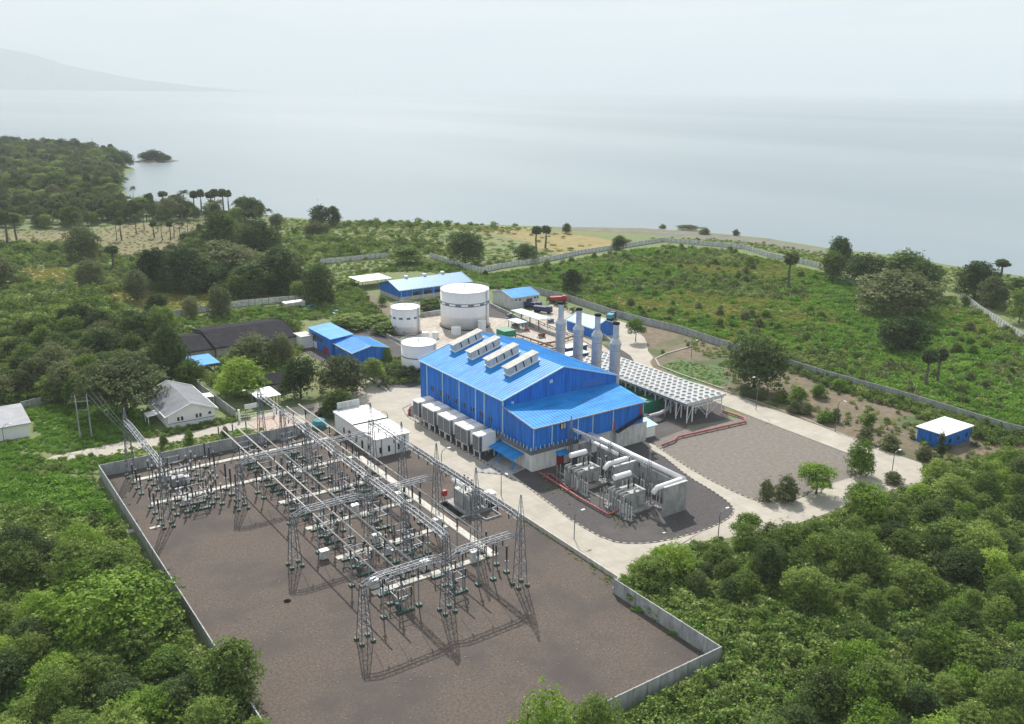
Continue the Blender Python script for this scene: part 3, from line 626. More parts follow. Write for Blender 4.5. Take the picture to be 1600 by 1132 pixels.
# array of fan coolers on a white steel table
def fan_unit():
    t = thing('fan_cooler', 'x', 'cooler', group='white fan coolers side by side on the steel table')
    b = MB(); b.box(0,14.7,0,4.25,5.1,6.1); b.build('coil_box', m_offwhite, t)
    for i in range(6):
        for j in range(2):
            cx_, cy_ = 1.25+i*2.44, 1.08+j*2.12
            f = MB().lathe([(1.06,6.1),(.86,6.42),(.78,6.42),(.78,6.12)],16,(cx_,cy_),cap=False).build('fan_ring', m_tankroof, t)
            MB().lathe([(.78,6.15),(.05,6.16)],12,(cx_,cy_),cap=False).build('fan', m_dark, f)
    for x in (.3,2.4,8.3,14.2):
        MB().bar((x,.25,0),(x,.25,5.1),.26).build('leg', m_white, t)
    br = MB().bar((.3,.25,.3),(2.4,.25,5),.12).bar((2.4,.25,4.4),(14.2,.25,4.4),.2).bar((8.3,.25,.8),(14.2,.25,4.6),.12).bar((8.3,.25,.8),(4,.25,4.6),.12)
    br.build('bracing', m_white, t); return t
kf = Kind(fan_unit()); NU = 12
ordn = ['first','second','third','fourth','fifth','sixth','seventh','eighth','ninth','tenth','eleventh','twelfth']
for i in range(NU): kf.put((179.1,169.3+i*4.32,0),0,('white fan cooler at the front edge of the steel table' if i == 0 else '%s fan cooler counted from the front edge of the white steel table' % ordn[i]))
b = MB(); 
for x, z in ((178.6,5.9),(194.1,5.9)): b.tube([(x,169,z),(x,221,z)],.28,8)
for k in range(26): b.bar((178.2,169.5+k*2,6.2),(178.2,169.5+k*2,7.1),.06)
b.bar((178.2,169,7.1),(178.2,221,7.1),.06)
tag(b.build('header_pipes', m_galv), 'pale header pipes and railing along the long sides of the fan cooler table', 'pipes')
t = thing('water_module', 'green machinery modules under the left side of the fan cooler table', 'machinery', (176.5,192,0))
MB().box(-2,5.5,-10,-4,0,3.2).box(-2,5.5,-2,5,0,3.2).box(-2,5.5,7,16,0,3.2).build('housing', m_brightgreen, t); MB().tube([(-1,-10,3.9),(-1,16,3.9)],.35).build('pipe', m_galv, t)
def pipe(name, label, pts, r, mat, n=10, feet=None, cat='pipe'):
    t = thing(name, label, cat, (pts[0][0], pts[0][1], 0)); o = Vector((pts[0][0], pts[0][1], 0))
    MB().tube([Vector(p)-o for p in pts], r, n).build('pipe', mat, t, True)
    if feet:
        ft = MB()
        for i in range(len(pts)-1):
            a, c = Vector(pts[i])-o, Vector(pts[i+1])-o; d = (c-a).length; k = max(1, int(d/feet))
            for j in range(k):
                p = a.lerp(c, (j+.5)/k)
                if p.z > .3: ft.box(p.x-.15, p.x+.15, p.y-.15, p.y+.15, 0, p.z)
        if ft.v: ft.build('supports', m_conc, t)
    return t
pp = lambda l, z: [(*at(x, y, z), z) for x, y in l]
pipe('vapour_pipe','thick pale clad pipe leading from the blue hall to the fan cooler table',pp([(998,658),(1010,652),(1032,646),(1045,638),(1054,630)],1.9)+[(179.5,174,4.8)],.55,m_alu,12,4)
pipe('fire_main','faded red pipe around the dark ground below the fan cooler table',pp([(1035,696),(1054,688),(1058,683),(1165,659),(1163,653),(1128,641)],.6),.3,m_redpipe,8,4)
pipe('fire_main','long red pipe crossing the dark gravel in front of the transformers',pp([(842,738),(858,748),(905,778),(950,804),(991,789)],.6),.26,m_redpipe,8,5)
pipe('fire_main','short red pipe running beside the long one near the white base wall',pp([(850,741),(862,741),(890,765),(930,753)],.6),.2,m_redpipe,8,5)
pipe('drain_channel','pale straight concrete channel in front of the transformers',pp([(874,738),(920,768),(993,807)],.12),.22,m_trench,4)
for i, pts in enumerate(([(800,520),(860,540),(930,580)],[(838,500),(900,525),(960,562)],[(815,548),(850,537),(870,534),(905,522)],[(825,552),(860,545),(905,538)],[(780,520),(820,540),(850,556)],[(905,500),(940,520),(965,540)])):
    pipe('process_pipe', 'rusty pale process pipe run %d behind the blue hall' % (i+1) if False else ['long pale pipe run leading towards the chimneys','outer pipe run along the far edge of the pipe yard','pale cross pipe passing left of the first chimney','thin cross pipe behind the ridge of the hall','rusty pipe run closest to the green covered tank','pipe run beside the blue shed behind the chimneys'][i], pp(pts, 1.0), .35, m_rust if i in (0,2,4) else m_cream, 8, 4)
for i,(px,py,sx,sy,h_,mt,lb) in enumerate(((805,512,3,2,1.6,m_rust,'rusty pump set on the stained floor behind the hall roof'),(822,518,2,3,1.2,m_redpipe,'red valve set on the stained floor behind the hall roof'),(846,528,3,2,1.8,m_rust,'rusty machinery left of the first chimney'),(795,498,2.5,2,2,m_steel,'grey machinery under the small pale shelter'),(860,505,3,2,1.6,m_steel,'grey pump unit behind the first chimney'),(755,545,2.2,1.6,1.5,m_dark,'dark machinery right behind the far corner of the hall'),(770,528,2,2,1.3,m_rust,'rusty pump beside the largest tank foot'))):
    x, y = at(px, py); t = thing('pump_unit', lb, 'machinery', (x,y,.06)); MB().box(-sx/2,sx/2,-sy/2,sy/2,0,.3).build('base', m_conc, t); MB().tube([(-sx*.4,0,h_*.6),(sx*.1,0,h_*.6)],h_*.35,10).box(sx*.15,sx*.45,-sy*.3,sy*.3,.3,h_).build('motor', mt, t)
for i,(lb, y0_) in enumerate((('pair of white curved ducts rising over the transformer walls, far end', 158),)): pass
pipe('white_duct','thick white duct running above the transformers from the blue hall',[(140.2,165.5,6.5),(140.2,150,6.4),(140.2,132.0,6.4)],.62,m_white,14,7)
pipe('white_duct','white duct branch crossing to the far transformer',[(139.6,148.3,6.5),(131.8,148.3,6.3),(130.6,148.3,5.2)],.6,m_white,14)
pipe('white_duct','white duct branch crossing to the near transformer',[(139.6,132.4,6.4),(132.2,132.4,6.2),(131,132.4,5.1)],.6,m_white,14)
pipe('cable_tray','short pale duct beside the white duct at the hall wall',[(138,165.4,6.1),(138,152,6.1)],.5,m_white,10,6)
# fire walls
for (x0,x1,y0,lb,h_) in ((132.2,139.0,130.2,'bare grey concrete fire wall at the free end of the transformer row',7.0),(131.4,139,145.8,'grey concrete fire wall between the two transformers',6.6),(135.2,139,163.2,'short grey concrete fire wall beside the hall end',5.8)):
    t = thing('fire_wall', lb, 'wall', ((x0+x1)/2, y0, 0)); hw=(x1-x0)/2
    MB().box(-hw,hw,-.25,.25,0,h_).build('wall', m_conc, t); MB().box(-hw-.1,hw+.1,-.32,.32,h_,h_+.18).build('coping', m_offwhite, t)
t = thing('fire_wall', 'long grey concrete rear wall behind both transformers', 'wall', (139.3,146,0)); MB().box(-.2,.2,-15.5,15.0,0,5.6).build('wall', m_conc, t)

def insul(b, x, y, z0, z1, r=.16, n=8):
    """ribbed insulator column"""
    k = max(3, int((z1-z0)/.16)); prof = []
    for i in range(k):
        z = z0+(z1-z0)*i/k; prof += [(r*.55, z), (r, z+(z1-z0)/k*.5)]
    prof.append((r*.5, z1)); return b.lathe(prof, n, (x, y))
def transformer():
    t = thing('power_transformer', 'x', 'transformer')
    MB().box(-3.4,3.4,-2.7,2.7,0,.4).build('plinth', m_conc, t)
    MB().box(-.9,2.3,-1.4,1.4,.4,3.1).box(-1.05,2.45,-1.55,1.55,3.1,3.25).tube([(-.5,-1.7,3.2),(-.5,-1.7,3.9),(.4,-1.7,4.1)],.18,8).box(.6,1.8,-2.1,-1.6,1,2.6).box(2.6,2.8,-1.2,1.2,1.2,3).build('tank', m_xf, t)
    for y in (-2.2,-1.3,-.4,.5,1.4):
        r = MB()
        for k in range(5): r.box(-3.2+k*.3,-3.08+k*.3,y+.05,y+.55,.9,3.4)
        r.tube([(-3.1,y+.33,3.55),(-1.6,y+.33,3.55)],.1,6); r.build('radiator', m_xf, t)
    MB().tube([(-1.9,1.9,5.1),(1.9,1.9,5.1)],.5,16).build('conservator', m_white, t)
    MB().bar((-1.6,1.9,.4),(-1.6,1.9,4.6),.15).bar((1.6,1.9,.4),(1.6,1.9,4.6),.15).build('conservator_stand', m_galv, t)
    for k in range(3):
        b = MB(); insul(b,-.9+k*1.3,-.6,3.8,5.6,.2); b.build('bushing', m_ins, t)
        b = MB(); insul(b,-.9+k*1.0,.8,3.8,4.7,.13); b.build('bushing', m_cream, t)
    MB().tube([(2.2,0,3.8),(2.2,0,4.6),(2.2,1.6,5.0)],.12,8).build('pipe', m_galv, t)
    MB().box(-3.6,-3.2,-2.6,-1.9,.6,2.1).build('control_cabinet', m_offwhite, t)
    pr = MB()
    for x in (-4.4,-3.6):
        for y in (-2.6,0,2.6): pr.bar((x,y,0),(x,y,2.6),.1); insul(pr,x,y,2.6,3.5,.1,6)
    pr.build('arrester_posts', m_galv, t)
    return t
kt = Kind(transformer())
kt.put((129.6,138.4,.05),0,'grey power transformer with white conservator nearest the free concrete wall',(1.25,1.35,1.3))
kt.put((129.4,154.0,.05),0,'grey power transformer with white conservator between the middle wall and the hall',(1.25,1.35,1.3))
kt.put((99.4,158.9,.05),R_(90),'pale power transformer standing inside the switchyard over a dark oil pit',(1.2,1.1,1.2))
def cable_end():
    t = thing('cable_post','x','cable termination',group='white cable termination posts by the transformers')
    MB().bar((0,0,0),(0,0,2.9),.2).bar((0,.9,0),(0,.9,2.9),.12).bar((0,0,2.9),(0,.9,2.9),.14).build('stand', m_offwhite, t)
    b = MB(); insul(b,0,.45,2.95,4.0,.13,8); b.build('insulator', m_ins, t); MB().box(-.35,.35,-.3,1.2,0,.25).build('footing', m_conc, t); return t
ke = Kind(cable_end())
for y0_, wh in ((132.4,'nearest the free concrete wall'),(147.6,'nearest the hall')):
    for k in range(5): ke.put((125.0+.2*(k%2), y0_+k*1.9, .06),0,'white cable post in the front line of the transformer %s' % wh, (1,1,1.15))
    for k in range(3): ke.put((134.4, y0_+1.2+k*2.6, .06),0,'white cable post behind the transformer %s' % wh, (1.1,1.1,1.7))
tag(struct(MB().box(94.2,105.2,154.6,163.2,.03,.06).build('oil_pit', m_black)))
b = MB()
for a_, c_ in (((94,154.4),(105.3,154.4)),((105.3,154.4),(105.3,163.4)),((105.3,163.4),(94,163.4)),((94,163.4),(94,154.4)),((99,150.5),(103,150.5)),((99,150.5),(99,154.4)),((103,150.5),(103,154.4))): b.bar((*a_,.2),(*c_,.2),.3,.4)
tag(b.build('pit_kerb', m_conc), 'low concrete kerb around the dark oil pit of the yard transformer', 'kerb')
for x, y, lb in ((96.6,163.9,'small red fire cabinet left of the yard transformer'),(103.4,156.1,'small red fire cabinet right of the yard transformer')):
    t = thing('fire_cabinet', lb, 'cabinet', (x,y,0)); MB().box(-.5,.5,-.4,.4,1.4,2.7).build('box', m_red, t); MB().box(-.06,.06,-.06,.06,0,1.4).build('post', m_steel, t)
t = thing('relay_kiosk', 'white relay kiosk between the yard transformer and the road', 'cabinet', (105.0,157.8,0)); MB().box(-.9,.9,-1.1,1.1,.3,2.4).build('body', m_white, t); MB().box(-1,1,-1.2,1.2,2.4,2.5).build('roof', m_tankroof, t)

# ------------------------------------------------------------------ walls
def panel_wall(name, label, pts, h, mat, pitch=2.9, post=m_conc, maxposts=95, cat='wall', z=0):
    p0 = pts[0]; t = thing(name, label, cat, (p0[0], p0[1], 0)); o = Vector((p0[0], p0[1], 0)); b = MB()
    for i in range(len(pts)-1):
        a, c = Vector((*pts[i],0))-o, Vector((*pts[i+1],0))-o; d = (c-a).normalized()
        for k in range(5):
            zc = z+h*(k+.5)/5; b.bar(a+Vector((0,0,zc)), c+Vector((0,0,zc)), .1, h/5-.02)
        b.bar(a+Vector((0,0,z+h+.03)), c+Vector((0,0,z+h+.03)), .2, .07)
        b.bar(a+Vector((0,0,z+h/2)), c+Vector((0,0,z+h/2)), .05, h)
    b.build('panels', mat, t)
    tot = sum(math.dist(pts[i], pts[i+1]) for i in range(len(pts)-1)); st = max(pitch, tot/maxposts); me = None
    for p, d in along(pts, st):
        if me is None:
            q = MB().box(-.13,.13,-.13,.13,0,h+.1+z).build('post', post, t); me = q
        else: q = me.copy(); sc.collection.objects.link(q); q.parent = t
        q.location = p-o; q.rotation_euler = (0,0,math.atan2(d.y,d.x))
    return t
panel_wall('yard_wall','grey precast wall along the rear of the switchyard',[(35.2,221.2),(88,221.2)],3.0,m_wallconc)
panel_wall('yard_wall','grey precast wall along the left side of the switchyard',[(34.9,221.2),(34.6,140),(34.2,86)],3.0,m_wallconc)
panel_wall('yard_wall','grey precast wall along the front of the switchyard',[(34.2,86),(102.5,86)],3.0,m_wallconc)
panel_wall('yard_wall','short grey precast wall on the right side of the yard front',[(102.6,86),(102.4,112.2)],3.0,m_wallconc)
lowwall('yard_kerb_wall','low pale wall between switchyard and concrete road',[(102.4,112.4),(106.0,115),(106.2,150),(106.2,196)],1.0,.25,m_cream)
WW = m_whitewall
panel_wall('boundary_wall','white boundary wall below the dark trees at left',PX([(262,497),(322,487),(380,479),(499,468)]),2.6,WW)
panel_wall('boundary_wall','white boundary wall above the long blue workshop, left piece',PX([(501,413),(612,402)]),2.6,WW)
panel_wall('boundary_wall','white boundary wall stepping down behind the largest tank',PX([(672,403),(700,412),(752,427)]),2.6,WW)
panel_wall('boundary_wall','long white boundary wall climbing from the pump house to its far corner',PX([(752,427),(780,420),(865,407),(905,398),(960,390),(1035,378)]),2.6,WW)
panel_wall('boundary_wall','white boundary wall along the far shore side of the scrubland',PX([(1035,378),(1160,389),(1200,402),(1283,419)]),2.6,WW)
panel_wall('boundary_wall','white boundary wall descending at the far right edge',PX([(1498,462),(1530,487),(1575,517),(1605,537)]),2.6,WW)
panel_wall('inner_wall','long grey wall between the plant road and the scrubland',PX([(830,457),(885,470),(960,495),(1010,508),(1060,520),(1135,545),(1228,573),(1291,593),(1400,623),(1465,643),(1571,676),(1640,693)]),2.8,m_wallconc)
panel_wall('inner_wall','grey wall running behind the grey-roofed gatehouse to the gate',[(73.5,288),(75.2,243)],2.6,m_wallconc)
panel_wall('inner_wall','grey wall behind the white house at the left edge',PX([(34,640),(88,626)]),2.2,m_wallconc)
panel_wall('inner_wall','grey wall strip behind the tank platform and sheds',PX([(575,510),(660,496),(690,492)]),1.9,m_wallconc)
# gate
gt = thing('sliding_gate','white steel sliding gate across the access road by the gatehouse','gate',(75.4,240.5,0))
b = MB(); 
for z in (.3,1.0,1.8): b.bar((0,0,z),(9.5,-1,z),.08)
for k in range(20): b.bar((k*.5,-k*.052,.2),(k*.5,-k*.052,1.9),.05)
b.build('leaf', m_white, gt)
for x,y,h_ in ((0,0,3.4),(9.7,-1,3.4)): MB().box(x-.25,x+.25,y-.25,y+.25,0,h_).build('post', m_white, gt)
bb = thing('notice_board','white notice board in front of the pavilion','board',(81.2,247.0,0)); MB().box(-2,2,-.06,.06,.8,2.2).build('board', m_white, bb)
for x in (-1.8,1.8): MB().box(x-.06,x+.06,-.05,.05,0,.8).build('post', m_steel, bb)

# ------------------------------------------------------------------ switchyard
rows = [124.3, 139.6, 155.0, 170.4, 185.8, 201.2, 216.8]
trs = [137.0,152.9,168.2,183.5,198.8,214.3]
# trenches
b = MB(); b.box(91.0,92.6,136.2,198,.03,.28)
for i, y in enumerate(trs):
    b.box(41 if i >= 4 else 65, 90.95, y-.7, y+.7, .03, .26)
tag(b.build('cable_trench', m_trench), 'network of pale concrete cable trench covers on the brown switchyard gravel', 'trench')
lowwall('trench_kerb','pale curb along the rear edge of the switchyard near the car park',[(72,228),(92,226),(94,222)],.35,.35,m_trench,'kerb')
def lattice(h, wb, wt, mast=0):
    t = thing('lattice_tower', 'x', 'tower', group='steel lattice towers of the switchyard')
    leg = []
    for sx, sy in ((-1,-1),(1,-1),(1,1),(-1,1)):
        MB().bar((sx*wb,sy*wb,.2),(sx*wt,sy*wt,h),.13).build('leg', m_steel, t)
        MB().box(sx*wb-.35,sx*wb+.35,sy*wb-.35,sy*wb+.35,0,.45).build('footing', m_green, t)
    b = MB(); n = int(h/1.5)
    for k in range(n):
        z0, z1 = .5+(h-.5)*k/n, .5+(h-.5)*(k+1)/n; a0 = wb+(wt-wb)*z0/h; a1 = wb+(wt-wb)*z1/h
        c0 = [(-a0,-a0),(a0,-a0),(a0,a0),(-a0,a0)]; c1 = [(-a1,-a1),(a1,-a1),(a1,a1),(-a1,a1)]
        for j in range(4):
            p, q = (c0[j], c1[(j+1)%4]) if (k+j) % 2 else (c0[(j+1)%4], c1[j]); b.bar((*p,z0),(*q,z1),.05)
            b.bar((*c1[j],z1),(*c1[(j+1)%4],z1),.045)
    b.build('bracing', m_steel, t)
    if mast:
        q = MB()
        for sx, sy in ((-1,-1),(1,-1),(1,1),(-1,1)): q.bar((sx*wt,sy*wt,h),(sx*.06,sy*.06,h+mast),.09)
        for k in range(4): a=wt*(1-k/4.5); z=h+mast*k/4.5; q.bar((-a,-a,z),(a,-a,z),.05).bar((-a,a,z),(a,a,z),.05).bar((a,-a,z),(a,a,z),.05)
        q.build('mast', m_galv, t)
    return t
kA = Kind(lattice(10.8,1.05,.38)); kB = Kind(lattice(15.2,1.0,.4,1.2)); kC = Kind(lattice(14.3,1.0,.42,4.4)); kD = Kind(lattice(14.2,.95,.4,3.2))
rown = ['front','second','third','fourth','fifth','sixth','rear']
for i in (0,2,4): kA.put((57.2,rows[i],.03),0,['bare tower of the outer left line, nearest the front wall of the yard','','outer left tower in the middle of the yard','','outer left tower by the left equipment bay'][i])
for i in range(7): kB.put((73.5,rows[i],.03),0,'tower in the %s row of the middle line carrying the long lattice beam' % rown[i])
for i in range(5): kC.put((89.5,rows[i],.03),0,'spire-topped tower in the %s row beside the cable trench near the road' % rown[i])
kD.put((41.2,186.0,.03),0,'spire-topped tower at the near end of the left equipment bay'); kD.put((41.2,217.5,.03),0,'spire-topped tower at the rear wall end of the left equipment bay')
def beam(label, a, b_, arch=1.0, w=.95, group='lattice beams of the switchyard'):
    a = Vector(a); b_ = Vector(b_); d = (b_-a); Ln = d.length; d.normalize(); u = d.cross(Vector((0,0,1))).normalized()*w/2
    n = max(6, int(Ln/1.15)); t = thing('lattice_beam', label, 'beam', tuple(a), group=group); ch = MB(); br = MB()
    def zz(s): 
        e = min(s, 1-s)/.16; return arch*min(1, e)
    P = [[d*(Ln*k/n)+Vector((0,0,zz(k/n)+dz))+u*s for s, dz in ((-1,0),(1,0),(1,w),(-1,w))] for k in range(n+1)]
    for k in range(n):
        for j in range(4):
            ch.bar(P[k][j], P[k+1][j], .13); p, q = (P[k][j], P[k+1][(j+1)%4]) if k%2 else (P[k][(j+1)%4], P[k+1][j]); br.bar(p, q, .065)
    ch.build('chords', m_galv, t); br.build('bracing', m_galv, t)
    ins = MB()
    for f in (.25,.5,.75):
        p = d*(Ln*f)+Vector((0,0,arch-.1)); ins.lathe([(.02,p.z-1.3),(.13,p.z-1.25),(.13,p.z-.1),(.02,p.z)],6,(p.x,p.y))
    ins.build('insulator_strings', m_ins, t)
    return t
for i in (0,2,4):
    beam('crosswise lattice beam in the %s row, left half' % rown[i], (57.2,rows[i],9.9), (73.5,rows[i],9.9))
    beam('crosswise lattice beam in the %s row, right half' % rown[i], (73.5,rows[i],9.9), (89.5,rows[i],9.9))
for i in range(6):
    beam('lengthwise lattice beam on the middle line, from the %s to the %s row' % (rown[i], rown[i+1]), (73.5,rows[i],14.2), (73.5,rows[i+1],14.2), .35)
for i in range(4):
    beam('lengthwise lattice beam on the road-side line, from the %s to the %s row' % (rown[i], rown[i+1]), (89.5,rows[i],13.4), (89.5,rows[i+1],13.4), .3)
beam('long lattice beam joining the two spire-topped towers of the left bay', (41.2,186,13.6), (41.2,217.5,13.6), .3)
# tubular busbars on post insulators
for j, x in enumerate((63.1,66.7,70.2)):
    pipe('busbar','%s tube busbar of the left set of three running the length of the yard' % ('outermost','middle','innermost')[j],[(x,126.5,7.9),(x,216.5,7.9)],.17,m_tube,8)
for j, x in enumerate((79.6,83.0,86.4)):
    pipe('busbar','%s tube busbar of the right set of three running the length of the yard' % ('leftmost','middle','rightmost')[j],[(x,126.5,7.9),(x,223.5,7.9)],.17,m_tube,8)
def post(h0, h1, g, lab=None, head=False, mat=m_ins, r=.19):
    t = thing('post_insulator' if not head else 'instrument_transformer', 'x', 'insulator' if not head else 'transformer', group=g)
    MB().bar((0,0,.35),(0,0,h0),.2).box(-.32,.32,-.32,.32,h0-.1,h0).build('stand', m_galv, t)
    MB().box(-.5,.5,-.5,.5,0,.4).build('footing', m_green, t)
    b = MB(); insul(b,0,0,h0,h1,r,10); b.build('insulator', mat, t)
    if head: MB().lathe([(.1,h1),(.24,h1+.08),(.26,h1+.4),(.08,h1+.6)],12).build('head', m_offwhite, t)
    else: MB().lathe([(.05,h1),(.16,h1+.05),(.16,h1+.25),(.05,h1+.3)],8).build('cap', m_galv, t)
    return t
kp = Kind(post(5.9,7.5,'post insulators carrying the tube busbars'))
for y in rows:
    for j, x in enumerate((63.1,66.7,70.2,79.6,83.0,86.4)):
        if y < 217: kp.put((x,y+2.2 if y > 125 else y+4.5,.03),0,'slim dark post insulator on a steel stand holding up a tube busbar')
def disconnector():
    t = thing('disconnector','x','disconnector',group='three-phase disconnectors on green-footed frames')
    f = MB()
    for y in (-3.6,0,3.6):
        for x in (-1.2,1.2): f.bar((x,y,.3),(x,y,2.9),.14)
        f.bar((-1.2,y,1.6),(1.2,y,2.9),.07)
        f.bar((-1.6,y,3.0),(1.6,y,3.0),.22,.18)
    for x in (-1.2,1.2): f.bar((x,-3.9,2.85),(x,3.9,2.85),.14)
    f.build('frame', m_steel, t)
    g_ = MB()
    for y in (-3.6,0,3.6): g_.box(-1.7,1.7,y-.45,y+.45,0,.38)
    g_.box(-1.3,-.5,-3,-2.2,.38,1.5); g_.build('footing', m_green, t)
    for y in (-3.6,0,3.6):
        for x in (-1.35,1.35):
            b = MB(); insul(b,x,y,3.1,4.6,.17,8); b.build('insulator', m_ins, t)
        MB().bar((-1.35,y,4.68),(1.35,y,4.68),.12).bar((-1.35,y,4.68),(-2.1,y,5.0),.07).build('blade', m_galv, t)
    return t
def breaker():
    t = thing('circuit_breaker','x','circuit breaker',group='three-pole circuit breakers on green bases')
    for y in (-3.6,0,3.6):
        MB().bar((-.4,y,.3),(-.4,y,2.6),.16).bar((.4,y,.3),(.4,y,2.6),.16).box(-.7,.7,y-.35,y+.35,2.6,3.0).build('stand', m_galv, t)
        b = MB(); insul(b,0,y,3.0,4.6,.2,8); insul(b,0,y,4.7,6.2,.17,8); b.build('insulator', m_ins, t)
        MB().box(-.22,.22,y-.22,y+.22,4.58,4.72).build('joint', m_white, t)
        MB().box(-.9,.9,y-.5,y+.5,0,.4).build('footing', m_green, t)
    MB().box(-.5,.5,-1.6,-.6,.9,2.3).build('drive_cabinet', m_offwhite, t)
    MB().bar((0,-3.6,2.7),(0,3.6,2.7),.14).build('linkage', m_galv, t)
    return t
def arrester_set(h0, h1, g, nm, cat, head):
    t = thing(nm,'x',cat,group=g)
    return t
kd = Kind(disconnector()); kb = Kind(breaker()); kct = Kind(post(2.9,4.7,'current transformers with white heads',head=True)); kcv = Kind(post(2.6,5.6,'tall dark surge arresters',r=.22)); ksm = Kind(post(2.4,3.5,'small dark insulators on short stands'))
bayn = ['front bay','second bay','third bay','fourth bay','fifth bay','rear bay']
for i, ty in enumerate(trs):
    yc = ty-5.0
    kd.put((67.2,yc,.03),0,'three-phase disconnector under the left busbars in the %s' % bayn[i])
    kd.put((78.6,yc,.03),0,'three-phase disconnector right of the middle tower line in the %s' % bayn[i])
    if i in (1,4): kb.put((73.9,yc+.8,.03),0,'three-pole circuit breaker beneath the middle beam in the %s' % bayn[i])
    if i in (3,): kd.put((84.6,yc,.03),R_(180),'three-phase disconnector under the right busbars in the %s' % bayn[i])
    for dy in (-3.6,0,3.6):
        if i in (2,4): kct.put((71.2,yc+dy,.03),0,'white-headed current transformer beside the left busbars in the %s' % bayn[i])
        if i in (1,3): ksm.put((81.3,yc+dy+.4,.03),0,'small dark insulator on a short stand near the right busbars in the %s' % bayn[i])
        if i in (0,2,4): kcv.put((88.6 if i else 90.1,yc+dy+1.2,.03),0,'tall dark surge arrester in the trio near the cable trench in the %s' % bayn[i])
kbx = thing('marshalling_box','x','cabinet',group='small cabinets on the trench covers')
MB().box(-.8,.8,-.6,.6,.3,2.0).build('body', m_offwhite, kbx); MB().box(-.9,.9,-.7,.7,2.0,2.1).build('roof', m_white, kbx)
kk = Kind(kbx)
for x, y, lb in ((87.6,137.3,'pale cabinet at the near end of the front cable trench'),(66.2,138.6,'pale cabinet by the left busbars on the front trench'),(77.5,139.2,'pale cabinet beside the middle line on the front trench'),(74.6,154.3,'pale cabinet beside the middle line in the second bay'),(77,169.6,'pale cabinet beside the middle line in the third bay'),(88.2,169.8,'pale cabinet near the yard transformer'),(63,154.2,'pale cabinet by the left busbars in the second bay'),(50.6,205.6,'pale cabinet in the middle of the left equipment bay'),(88.6,153.6,'pale cabinet beside the long trench in the second bay')): kk.put((x,y,.03),0,lb)
# left equipment bays
for i, ty in enumerate((198.8,214.3)):
    bn = ('front','rear')[i]; yc = ty-5.0
    for dy in (-3.6,0,3.6):
        kcv.put((40.6,yc+dy,.03),0,'tall dark surge arrester at the outer left end of the left bay, %s line' % bn, (1,1,.85))
        kct.put((44.2,yc+dy,.03),0,'white-headed current transformer in the %s line of the left equipment bay' % bn)
        kct.put((54.2,yc+dy,.03),0,'white-headed current transformer inside the %s line of the left bay, near its middle' % bn)
        kcv.put((57.6,yc+dy,.03),0,'tall dark surge arrester at the inner end of the left bay, %s line' % bn, (1.15,1.15,1.15))
    kd.put((50.0,yc,.03),0,'three-phase disconnector in the middle of the left equipment bay, %s line' % bn)
    kb.put((46.9,yc+.3,.03),0,'three-pole circuit breaker in the left equipment bay, %s line' % bn)
    for dy in (-2.2,1.4): kct.put((52.4,yc+dy,.03),0,'white-headed current transformer beside the disconnector in the %s line of the left bay' % bn)
kcv.put((62.8,191.5,.03),0,'single dark arrester standing alone on gravel right of the left bay')
kcv.put((59.4,190.6,.03),0,'single dark arrester next to the outer left tower by the left bay',(1,1,.9))
kcv.put((48.4,192.0,.03),0,'single slim dark arrester in front of the left bay disconnector',(.8,.8,.9))
t = thing('transformer_kiosk','pale equipment box standing between the two lines of the left bay','cabinet',(48.9,205.8,.03)); MB().box(-1.5,1.5,-1.1,1.1,.4,2.4).build('body', m_galv, t)
# conductors
def wire(label, a, b_, sag, group='sagging conductors over the switchyard'):
    a = Vector(a); b_ = Vector(b_); o = a.copy(); pts = [a.lerp(b_, k/14)-o+Vector((0,0,-4*sag*(k/14)*(1-k/14))) for k in range(15)]
    return tag(MB().tube(pts, .045, 4).build('conductor', m_steel, None, loc=tuple(o)), label, 'wire', group)
for i in range(6):
    for j, x in enumerate((71.2,75.8)): wire('thin conductor strung between crosswise beams in the middle of the yard',(x,rows[i],10.3 if i%2==0 else 13.9),(x,rows[i+1],13.9 if i%2==0 else 10.3),.9)
for i in (0,2,4):
    for x in (60.5,65,69.5,77.5,82,86): wire('thin dropper wire hanging from a crosswise beam',(x,rows[i],10.6),(x,rows[i]+3.5,7.9),.3,'dropper wires of the switchyard')
for j, dx in enumerate((-1.5,0,1.5)):
    wire('thin overhead line from the left gantry out to the twin poles',(41.2,200+dx*5,13.5),(41.0+dx,262,11),1.2,'overhead lines leaving to the twin poles')
